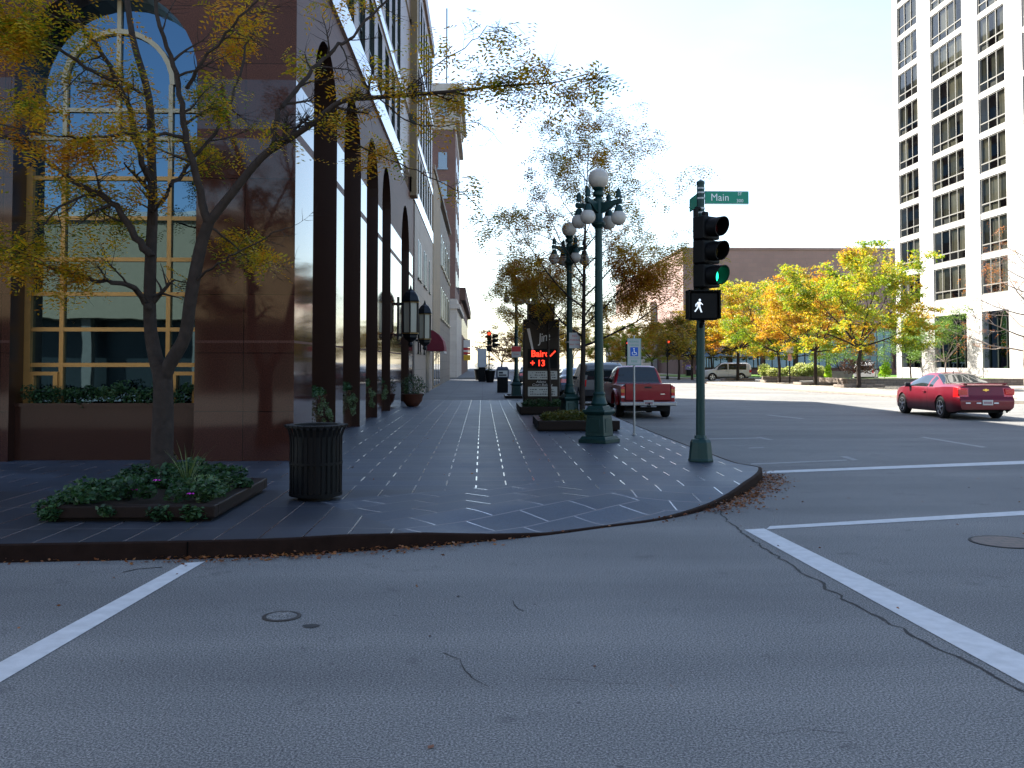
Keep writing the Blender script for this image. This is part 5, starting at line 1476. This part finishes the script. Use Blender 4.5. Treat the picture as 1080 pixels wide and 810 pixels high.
# ------------------------------------------------------------------ vehicles
m_tyre = mat('tyre_rubber', (.007, .007, .0075), .8, var=.2)
m_rim = mat('alloy_rim', (.55, .55, .56), .25, .85, var=.05)
m_under = mat('underbody_black', (.007, .007, .008), .8, var=0)
m_cglass = glassmat('car_glass', (.010, .014, .014), 1.6, .02)
m_tail = mat('tail_light_red', (.5, .008, .010), .18, var=.1, coat=1)
m_chrome = mat('chrome', (.7, .7, .7), .15, .95, var=0)
m_plas = mat('black_plastic', (.018, .018, .02), .5, var=.1)
m_lic = mat('licence_plate', (.42, .41, .40), .5, var=.12, vs=40)
m_amber = mat('amber_lens', (.5, .16, .02), .2, var=0, coat=1)
m_clear = mat('clear_lens', (.6, .6, .6), .15, var=0, coat=1)
m_goldem = mat('gold_emblem', (.65, .42, .10), .25, .8, var=0)

def sint(keys, s, wdt=.10):
    k = np.array(keys, float)
    offs = np.linspace(-wdt, wdt, 7); wts = np.hanning(9)[1:-1]; wts = wts / wts.sum()
    return sum(w_ * np.interp(s + o_, k[:, 0], k[:, 1]) for o_, w_ in zip(offs, wts))

def car(name, label, cat, loc, rz, sp, pt, group=None):
    """body lofted from stations along the length; s runs from the tail (0) to the nose (L); +y is forward"""
    t = thing(name, label, cat, loc, rz, group)
    L = sp['L']; hl = L / 2
    st = np.unique(np.round(np.concatenate([np.arange(0, .3, .03), np.arange(.3, L - .3, .05), np.linspace(L - .3, L, 9)]), 4))
    zt, zb, zu, W = [sint(sp[k], st, sp.get('sm', .08)) for k in ('zt', 'zb', 'zu', 'W')]
    zb = np.minimum(zb, zt - .02); hmax = float((zt - zb).max()); nar = sp.get('bulge', .035)
    rings = []
    for i in range(len(st)):
        sec = []
        for q in np.linspace(0, 1, 11):
            sec.append((W[i] * (1 - nar * (2 * q - .95) ** 2 - (.06 if q == 0 else 0)), zu[i] + (zb[i] - zu[i]) * q))
        h = zt[i] - zb[i]; f = min(1.0, h / hmax); cr = .015 + sp.get('crown', .055) * f
        xb = W[i] * (1 - nar) - .012
        wr = W[i] * (.93 + (sp['roofw'] - .93) * f ** .9)
        for q in (.06, .2, .4, .6, .8, .94):
            sec.append((xb + (wr - xb) * q + .04 * f * math.sin(PI * q), zb[i] + (h - cr) * q))
        sec += [(wr, zt[i] - cr), (wr * .92, zt[i] - cr * .45), (wr * .66, zt[i] - cr * .15), (wr * .33, zt[i] - .004), (0.0, zt[i])]
        row = []
        for x, z in sec:
            y = st[i] - hl
            if 'tail' in sp:
                y += float(np.interp(z, [k[0] for k in sp['tail']], [k[1] for k in sp['tail']])) * math.exp(-st[i] / .18)
            y -= .25 * max(0.0, z - .6) * math.exp(-(L - st[i]) / .16)
            row.append((x, y, z))
        rings.append([(-x, y, z) for x, y, z in row[:-1]] + row[::-1])
    V = np.array(rings); NI, NJ, _ = V.shape
    half = (NJ - 1) // 2
    inside = np.zeros((NI, NJ), bool)
    for a in sp['wheels']:
        ay, az, ar = a - hl, sp['wr'], sp['ar']
        dy, dz = V[:, :, 1] - ay, V[:, :, 2] - az
        d = np.hypot(dy, dz); m = (d < ar) & (np.abs(V[:, :, 0]) > .35)
        inside |= m
        # pull rim vertices on to the arch
    groups = {}
    flat = V.reshape(-1, 3).copy()
    used_move = set()
    quads = []
    for i in range(NI - 1):
        for j in range(NJ - 1):
            ids = (i * NJ + j, i * NJ + j + 1, (i + 1) * NJ + j + 1, (i + 1) * NJ + j)
            ins = [inside[k // NJ, k % NJ] for k in ids]
            if all(ins): continue
            for k, v in zip(ids, ins):
                if v: used_move.add(k)
            quads.append((ids, i, j))
    for k in used_move:
        y, z = flat[k, 1], flat[k, 2]
        for a in sp['wheels']:
            ay, az, ar = a - hl, sp['wr'], sp['ar']
            d = math.hypot(y - ay, z - az)
            if d < ar and d > 1e-6: flat[k, 1] = ay + (y - ay) * ar / d; flat[k, 2] = max(az + (z - az) * ar / d, min(z, az)) if z < az else az + (z - az) * ar / d
    def jj(j): return j if j < half else NJ - 2 - j        # row index from the sill up, both sides
    for ids, i, j in quads:
        s = (st[i] + st[i + 1]) / 2; c = flat[list(ids)].mean(0); r = jj(j)
        h = zt[i] - zb[i]
        part = 'body'
        if 11 <= r <= 15 and h > sp.get('gh', .2) and any(a < s < b_ for a, b_ in sp['side_glass']): part = 'side_window' if c[0] > 0 else 'side_window_other'
        if r >= 18 or (r >= 17 and sp.get('wideglass')):
            a, b_ = sp['windshield']
            if a < s < b_: part = 'windshield'
            if 'rear_window' in sp:
                a, b_ = sp['rear_window']
                if a < s < b_: part = 'rear_window'
        for nm, fn in sp.get('rules', ()):
            if fn(abs(c[0]), s, c[2], r): part = nm + ('_other' if nm in ('tail_light', 'headlight') and c[0] < 0 else '')
        groups.setdefault(part, []).append(ids)
    for end, i in ((0, 0), (1, NI - 1)):       # end caps as strips between mirrored rows
        for j in range(half):
            ids = (i * NJ + j, i * NJ + j + 1, i * NJ + NJ - 2 - j, i * NJ + NJ - 1 - j)
            if len(set(ids)) < 4: ids = tuple(dict.fromkeys(ids))
            n = 12
            a0, a1, b1, b0 = [flat[k] for k in (i * NJ + j, i * NJ + j + 1, i * NJ + NJ - 2 - j, i * NJ + NJ - 1 - j)]
            for q in range(n):
                p = [a0 + (b0 - a0) * q / n, a1 + (b1 - a1) * q / n, a1 + (b1 - a1) * (q + 1) / n, a0 + (b0 - a0) * (q + 1) / n]
                c = sum(p) / 4; part = 'body'; s = st[i]
                for nm, fn in sp.get('rules', ()):
                    if fn(abs(c[0]), s, c[2], j): part = nm + ('_other' if nm in ('tail_light', 'headlight') and c[0] < 0 else '')
                groups.setdefault(part, []).append(p)
    mats = {'body': pt, 'side_window': m_cglass, 'windshield': m_cglass, 'rear_window': m_cglass, 'tail_light': m_tail, 'headlight': m_clear, 'bumper': sp.get('bumper_mat', pt), 'bed_floor': m_plas, 'cladding': m_plas}
    out = {}
    for part, qs in groups.items():
        b = MB(); idx = {}
        for q in qs:
            if isinstance(q, tuple):
                f = []
                for k in q:
                    if k not in idx: idx[k] = len(b.v); b.v.append(tuple(flat[k]))
                    f.append(idx[k])
                b.f.append(f); b.m.append(0)
            else: b.add([tuple(p) for p in q], [(0, 1, 2, 3)])
        nm = part.replace('_other', '')
        o = b.build(nm, mats[nm], t, recalc=True)
        bm = bmesh.new(); bm.from_mesh(o.data); bmesh.ops.remove_doubles(bm, verts=bm.verts[:], dist=1e-4); bmesh.ops.recalc_face_normals(bm, faces=bm.faces[:])
        bm.to_mesh(o.data); bm.free()
        o.data.polygons.foreach_set('use_smooth', [True] * len(o.data.polygons)); o.data.set_sharp_from_angle(angle=R(38))
        out[part] = o
    b = MB(); w0 = float(W.max())
    b.box(-w0 * .80, w0 * .80, -hl + .25, hl - .3, sp['wr'] * .62, float(zb.min()) + .12)
    for a in sp['wheels']: b.box(-w0 * .9, w0 * .9, a - hl - sp['ar'] * .75, a - hl + sp['ar'] * .75, sp['wr'] * 1.25, sp['wr'] * 1.25 + .12)
    b.build('underbody', m_under, t)
    r_ = sp['wr']; tw = .215
    for a in sp['wheels']:
        for sx in (-1, 1):
            x0 = sx * (sp['track'] / 2)
            b = MB(); xi, xo = x0 - sx * tw / 2, x0 + sx * tw / 2
            prof = [(r_ * .66, xi), (r_ * .93, xi), (r_, xi + sx * .03), (r_, xo - sx * .03), (r_ * .93, xo), (r_ * .68, xo - sx * .005)]
            b.lathe(prof, a - hl, r_, 28, axis='x', cap=True); wh = b.build('wheel', m_tyre, t, smooth=40)
            b = MB(); xf = xo + sx * .004
            b.lathe([(r_ * .67, xf - sx * .03), (r_ * .67, xf), (r_ * .60, xf), (r_ * .57, xf - sx * .06)], a - hl, r_, 28, axis='x', cap=False)
            for k in range(sp.get('spokes', 5)):
                an = 2 * PI * k / sp.get('spokes', 5) + .3; ca, sa = math.cos(an), math.sin(an); pw = r_ * .10
                q = [(ca * r_ * .06 - sa * pw, sa * r_ * .06 + ca * pw), (ca * r_ * .62 - sa * pw * .8, sa * r_ * .62 + ca * pw * .8), (ca * r_ * .62 + sa * pw * .8, sa * r_ * .62 - ca * pw * .8), (ca * r_ * .06 + sa * pw, sa * r_ * .06 - ca * pw)]
                b.prism([(a - hl + u, r_ + v) for u, v in q], lambda u, v: (xf - sx * .03, u, v), lambda u, v: (xf + sx * .002, u, v))
            b.lathe([(r_ * .16, xf - sx * .03), (r_ * .15, xf + sx * .012), (.001, xf + sx * .015)], a - hl, r_, 14, axis='x', cap=False)
            b.build('rim', m_rim, wh, smooth=30)
            b = MB(); b.lathe([(r_ * .58, xo - sx * .07), (.001, xo - sx * .07)], a - hl, r_, 20, axis='x', cap=False); b.build('brake_disc', m_under, wh)
    for sx in (-1, 1):
        if sp.get('mirror'):
            s_, z_ = sp['mirror']; b = MB(); x = sx * w0
            b.box(min(x * .93, x * 1.13), max(x * .93, x * 1.13), s_ - hl - .05, s_ - hl + .06, z_, z_ + .13); b.build('mirror', sp.get('mirror_mat', m_plas), t, bevel=.025)
        for s_, z_ in sp.get('handles', ()):
            b = MB(); b.box(min(sx * w0 * .97, sx * (w0 + .012)), max(sx * w0 * .97, sx * (w0 + .012)), s_ - hl - .09, s_ - hl + .09, z_ - .018, z_ + .018); b.build('door_handle', pt if sp.get('handle_paint') else m_plas, t, bevel=.008)
    for s_ in sp.get('doors', ()):          # door gaps
        b = MB()
        for sx in (-1, 1):
            iz = int(np.argmin(abs(st - s_)))
            for j in range(1, 10):
                p0, p1 = V[iz, j] * 1.0, V[iz, j + 1] * 1.0
                x0, x1 = abs(p0[0]) + .002, abs(p1[0]) + .002
                b.add([(sx * x0, s_ - hl - .006, p0[2]), (sx * x0, s_ - hl + .006, p0[2]), (sx * x1, s_ - hl + .006, p1[2]), (sx * x1, s_ - hl - .006, p1[2])], [(0, 1, 2, 3)])
        b.build('door_gap', m_under, t, recalc=False)
    return t
def plate_(t, y, z, w=.31, h=.155, x=0, sgn=-1):
    b = MB(); b.box(x - w / 2, x + w / 2, min(y, y + sgn * .012), max(y, y + sgn * .012), z, z + h); p = b.build('licence_plate', m_lic, t, bevel=.004)
    rr = random.Random(3); b = MB(); q = x - w * .38
    for k in range(7):
        ww = w * .075; b.box(q, q + ww, y + sgn * .0145, y + sgn * .013, z + h * .25, z + h * .68); q += w * .112
    b.build('plate_characters', mat('plate_print', (.25, .10, .12), .6, var=0), p); return p

# ---- red coupe
red = paint('red_metallic', (.115, .0015, .011), .3)
CP = dict(L=4.97, roofw=.60, wheels=(1.10, 3.91), wr=.335, ar=.385, track=1.60, sm=.10, bulge=.04, crown=.05, gh=.12,
    zt=[(-1, .99), (0, 1.0), (.10, 1.045), (.4, 1.065), (1.02, 1.055), (1.15, 1.075), (1.95, 1.375), (2.35, 1.41), (2.75, 1.395), (3.02, 1.32), (3.78, .99), (4.35, .90), (4.75, .78), (4.97, .64), (6, .6)],
    zb=[(-1, .94), (0, .95), (.4, .985), (1.0, .975), (1.3, .95), (2.2, .925), (3.6, .93), (4.3, .86), (4.75, .74), (4.97, .6), (6, .5)],
    zu=[(-1, .34), (0, .32), (.3, .24), (.7, .2), (4.5, .18), (4.97, .25), (6, .25)],
    W=[(-1, .76), (0, .79), (.10, .85), (.3, .895), (.9, .915), (2.4, .90), (3.9, .925), (4.4, .88), (4.8, .74), (4.97, .55), (6, .4)],
    tail=[(.2, .10), (.33, -.01), (.62, -.03), (.68, .04), (1.0, .10), (1.1, .10)],
    side_glass=((1.72, 2.02), (2.10, 3.42)), windshield=(3.0, 3.76), rear_window=(1.14, 1.98), wideglass=True,
    rules=[('tail_light', lambda x, s, z, r: s < .26 and .70 < z < .965 and x > .50 and r < 11)],
    mirror=(3.35, .92), handles=((2.22, .80),), doors=(2.02, 3.5), handle_paint=True, mirror_mat=m_plas, spokes=5)
f_, b_ = G(954, 437.3), G(993.1, 441.5)
hd_ = math.atan2(-(14.0 - 14.15), 2.8)
rc = car('red_coupe', 'shiny red two door coupe seen from behind at the right', 'car', (15.05, 30.25, 0), R(-1.6), CP, red)
hl = CP['L'] / 2
b = MB(); b.box(-.66, .66, -hl + .06, -hl + .20, 1.075, 1.10); b.box(-.62, -.54, -hl + .08, -hl + .18, 1.04, 1.08); b.box(.54, .62, -hl + .08, -hl + .18, 1.04, 1.08); b.build('spoiler', red, rc, bevel=.012)
plate_(rc, -hl - .035, .45)
b = MB(); pr = [(-.09, .012), (-.09, -.02), (-.035, -.02), (-.035, -.04), (.035, -.04), (.035, -.02), (.09, -.02), (.09, .012), (.035, .012), (.035, .032), (-.035, .032), (-.035, .012)]
b.prism(pr, lambda a, c: (a, -hl + .062, .90 + c), lambda a, c: (a, -hl + .085, .90 + c)); b.build('gold_emblem', m_goldem, rc)
b = MB(); b.box(-.50, -.24, -hl + .055, -hl + .075, .735, .76); b.build('chrome_script', m_chrome, rc)
for sx in (-1, 1):
    b = MB(); b.box(sx * .70 - .15, sx * .70 + .15, -hl + .035, -hl + .15, .745, .935); tl_ = b.build('tail_light', m_tail, rc, bevel=.03)
    b = MB(); b.box(sx * .70 - .06, sx * .70 + .06, -hl + .028, -hl + .04, .80, .86); b.build('inner_lens', m_clear if False else m_amber if False else m_tail, tl_, bevel=.01)
b = MB(); b.box(-.54, .54, -hl + .055, -hl + .12, 1.012, 1.02); b.build('trunk_gap', m_under, rc)
for x in (-.58, -.26, .26):
    b = MB(); b.box(x - .07, x + .07, -hl - .04, -hl - .02, .49, .53); b.build('bumper_lens', m_clear, rc, bevel=.008)
b = MB(); b.lathe([(.045, -hl + .02), (.045, -hl + .3)], .52, .24, 10, axis='y'); b.build('exhaust_pipe', m_chrome, rc)
b = MB(); b.box(-.9, .9, -hl - .002, -hl + .03, .635, .648); b.build('bumper_gap', m_under, rc)
b = MB(); b.tube([(.0, -.35, 1.40), (0, -.40, 1.47)], [.02, .008], 6); b.build('antenna', m_plas, rc)

# ---- red pickup with a stepside bed
redp = paint('red_truck_paint', (.24, .002, .008), .0)
PU = dict(L=4.80, roofw=.74, wheels=(1.02, 3.80), wr=.35, ar=.41, track=1.46, sm=.05, bulge=.03, crown=.05, gh=.25,
    zt=[(-1, 1.04), (0, 1.04), (1.62, 1.04), (1.72, 1.10), (1.90, 1.57), (2.1, 1.62), (2.6, 1.60), (2.85, 1.53), (3.32, 1.12), (3.5, 1.08), (4.5, 1.0), (4.74, .92), (4.8, .8), (6, .8)],
    zb=[(-1, 1.0), (0, 1.0), (3.4, 1.01), (4.5, .94), (4.8, .75), (6, .7)], zu=[(-1, .46), (0, .46), (.6, .40), (1.8, .36), (4.6, .36), (6, .4)],
    W=[(-1, .80), (0, .82), (.15, .84), (.5, .84), (1.55, .84), (1.75, .84), (4.2, .84), (4.65, .78), (4.8, .66), (6, .6)],
    side_glass=((1.98, 3.05),), windshield=(2.85, 3.28), rear_window=(1.66, 1.93),
    rules=[('bed_floor', lambda x, s, z, r: .08 < s < 1.58 and r >= 17 and x < .76), ('headlight', lambda x, s, z, r: s > 4.72 and x > .42 and .68 < z < .84)], mirror=(3.0, 1.08), handles=((2.05, .9),), doors=(1.95, 3.2))
pk_ = car('red_pickup', 'red pickup truck parked at the kerb behind the thin sign post', 'pickup truck', (5.03, 31.3, 0), R(.5), PU, redp)
hl = 2.4
b = MB(); b.box(-.70, .70, -hl - .035, -hl + .0, .56, 1.065); b.build('tailgate', redp, pk_, bevel=.02)
b = MB(); b.box(-.11, .11, -hl - .045, -hl - .034, .93, .98); b.build('tailgate_handle', m_plas, pk_, bevel=.01)
b = MB(); b.box(-.71, -.695, -hl - .038, -hl, .56, 1.06); b.box(.695, .71, -hl - .038, -hl, .56, 1.06); b.box(-.7, .7, -hl - .04, -hl, .545, .556); b.build('tailgate_gap', m_under, pk_)
for sx in (-1, 1):
    b = MB(); b.box(sx * .775 - .06, sx * .775 + .06, -hl - .04, -hl + .05, .63, .98); tl = b.build('tail_light', m_tail, pk_, bevel=.015)
    b = MB(); b.box(sx * .775 - .055, sx * .775 + .055, -hl - .046, -hl - .041, .80, .90); b.build('amber_lens', m_amber, tl)
    b = MB(); b.box(sx * .775 - .055, sx * .775 + .055, -hl - .046, -hl - .041, .64, .70); b.build('reverse_lens', m_clear, tl)
    # flared fender over the rear wheel
    b = MB(); n = 16; pr = [(math.cos(PI * k / n) * .62, math.sin(PI * k / n) * .50) for k in range(n + 1)]; inn = [(math.cos(PI * k / n) * .42, math.sin(PI * k / n) * .42) for k in range(n, -1, -1)]
    b.prism([(1.02 - hl + u, .40 + v) for u, v in pr + inn], lambda u, v: (sx * .82, u, v), lambda u, v: (sx * .93, u, v)); b.build('fender', redp, pk_, bevel=.035)
b = MB(); b.box(-.86, .86, -hl - .15, -hl - .0, .40, .52); b.box(-.25, .25, -hl - .13, -hl, .35, .40); b.build('bumper', m_chrome if False else mat('bumper_silver', (.30, .30, .31), .35, .7), pk_, bevel=.025)
plate_(pk_, -hl - .152, .415)
b = MB(); b.box(-.05, .05, -hl - .24, -hl - .1, .36, .42); b.sphere((0, -hl - .24, .46), .03, 8, 6); b.build('tow_hitch', m_under, pk_)
b = MB(); b.box(.38, .52, -hl - .04, -hl - .034, .74, .765); b.build('chrome_badge', m_chrome, pk_)

# ---- grey SUV before it
gsil = paint('grey_suv_paint', (.13, .13, .125), .5)
SV = dict(L=4.6, roofw=.76, wheels=(.95, 3.62), wr=.36, ar=.42, track=1.55, sm=.06, bulge=.03, crown=.05, gh=.25,
    zt=[(-1, 1.3), (0, 1.40), (.10, 1.62), (.35, 1.72), (2.4, 1.74), (2.75, 1.68), (3.4, 1.14), (3.6, 1.10), (4.4, 1.02), (4.6, .85), (6, .8)],
    zb=[(-1, 1.04), (0, 1.04), (3.4, 1.04), (4.4, .94), (4.6, .78), (6, .7)], zu=[(-1, .5), (0, .45), (.5, .36), (4.3, .34), (6, .4)],
    W=[(-1, .84), (0, .86), (.2, .9), (4.0, .9), (4.4, .82), (4.6, .66), (6, .6)],
    side_glass=((.45, 1.2), (1.3, 2.1), (2.2, 3.1)), windshield=(2.75, 3.38),
    rules=[('rear_window', lambda x, s, z, r: s < .03 and 1.08 < z < 1.5 and x < .72), ('tail_light', lambda x, s, z, r: s < .22 and .80 < z < 1.06 and x > .72 and r < 12), ('bumper', lambda x, s, z, r: s < .25 and z < .66), ('headlight', lambda x, s, z, r: s > 4.45 and .72 < z < .88 and x > .4)],
    bumper_mat=m_plas, mirror=(3.1, 1.05), handles=((1.35, .95), (2.3, .95)), doors=(1.25, 2.15, 3.2))
gs = car('grey_suv', 'grey sport utility vehicle parked directly ahead of the red pickup', 'car', (4.62, 38.4, 0), R(1), SV, gsil)
plate_(gs, -2.31, .78)
for x in (-.6, .6):
    b = MB(); b.box(x - .025, x + .025, -1.9, .2, 1.745, 1.79); b.build('roof_rail', m_plas, gs, bevel=.01)
SV2 = dict(SV); SV2['bumper_mat'] = None
ssil = paint('silver_suv_paint', (.52, .52, .51), .4)
SV2['bumper_mat'] = ssil
q = G(772, 402, 0); car('silver_suv', 'silver sport utility vehicle in profile behind the golden trees', 'car', (23.2, 90.0, 0), PI / 2 - R(8), SV2, ssil)
# ---- sedans
SD = dict(L=4.75, roofw=.64, wheels=(1.05, 3.78), wr=.32, ar=.37, track=1.53, sm=.08, bulge=.035, crown=.05, gh=.15,
    zt=[(-1, 1.0), (0, 1.02), (.1, 1.07), (.75, 1.09), (.9, 1.11), (1.5, 1.38), (2.0, 1.46), (2.5, 1.45), (2.75, 1.38), (3.5, 1.02), (4.4, .9), (4.75, .68), (6, .6)],
    zb=[(-1, .96), (0, .97), (.8, 1.0), (3.5, .95), (4.3, .85), (4.75, .62), (6, .6)], zu=[(-1, .4), (0, .36), (.5, .24), (4.4, .2), (6, .25)],
    W=[(-1, .80), (0, .83), (.15, .87), (.6, .89), (4.0, .89), (4.5, .78), (4.75, .6), (6, .5)], tail=[(.2, .05), (.35, -.02), (.65, -.03), (.72, .03), (1.1, .07)],
    side_glass=((1.25, 1.95), (2.03, 3.1)), windshield=(2.72, 3.46), rear_window=(.88, 1.55), wideglass=True,
    rules=[('tail_light', lambda x, s, z, r: s < .25 and .74 < z < .93 and x > .52 and r < 11), ('headlight', lambda x, s, z, r: s > 4.5 and .6 < z < .75 and x > .4)],
    mirror=(3.1, .95), handles=((1.4, .82), (2.2, .82)), doors=(1.2, 2.0, 3.2))
car('blue_sedan', 'dark blue grey sedan seen between the lamp post and the tree trunk', 'car', (4.75, 49.6, 0), 0, SD, paint('slate_blue_paint', (.045, .06, .085), .4))
car('dark_sedan', 'dark parked car half hidden behind the lamp post left of the pylon', 'car', (3.7, 76, 0), 0, SD, paint('dark_paint', (.03, .03, .035), .3))
car('maroon_suv', 'dark maroon parked vehicle just left of the dark pylon sign', 'car', (3.75, 64, 0), 0, SV, paint('maroon_paint', (.06, .012, .016), .3))
VN = dict(SV); VN['zt'] = [(-1, 1.3), (0, 1.40), (.12, 1.66), (.4, 1.76), (2.6, 1.78), (3.1, 1.66), (4.0, 1.10), (4.4, .96), (4.6, .8), (6, .8)]; VN['windshield'] = (3.1, 3.95)
wv_ = paint('white_van_paint', (.55, .55, .55), .05); VN['bumper_mat'] = wv_
q = G(925, 397, .1); car('white_van', 'white minivan parked beyond the lawn near the hotel corner', 'van', (35.8, 87.5, 0), R(-28), VN, wv_)
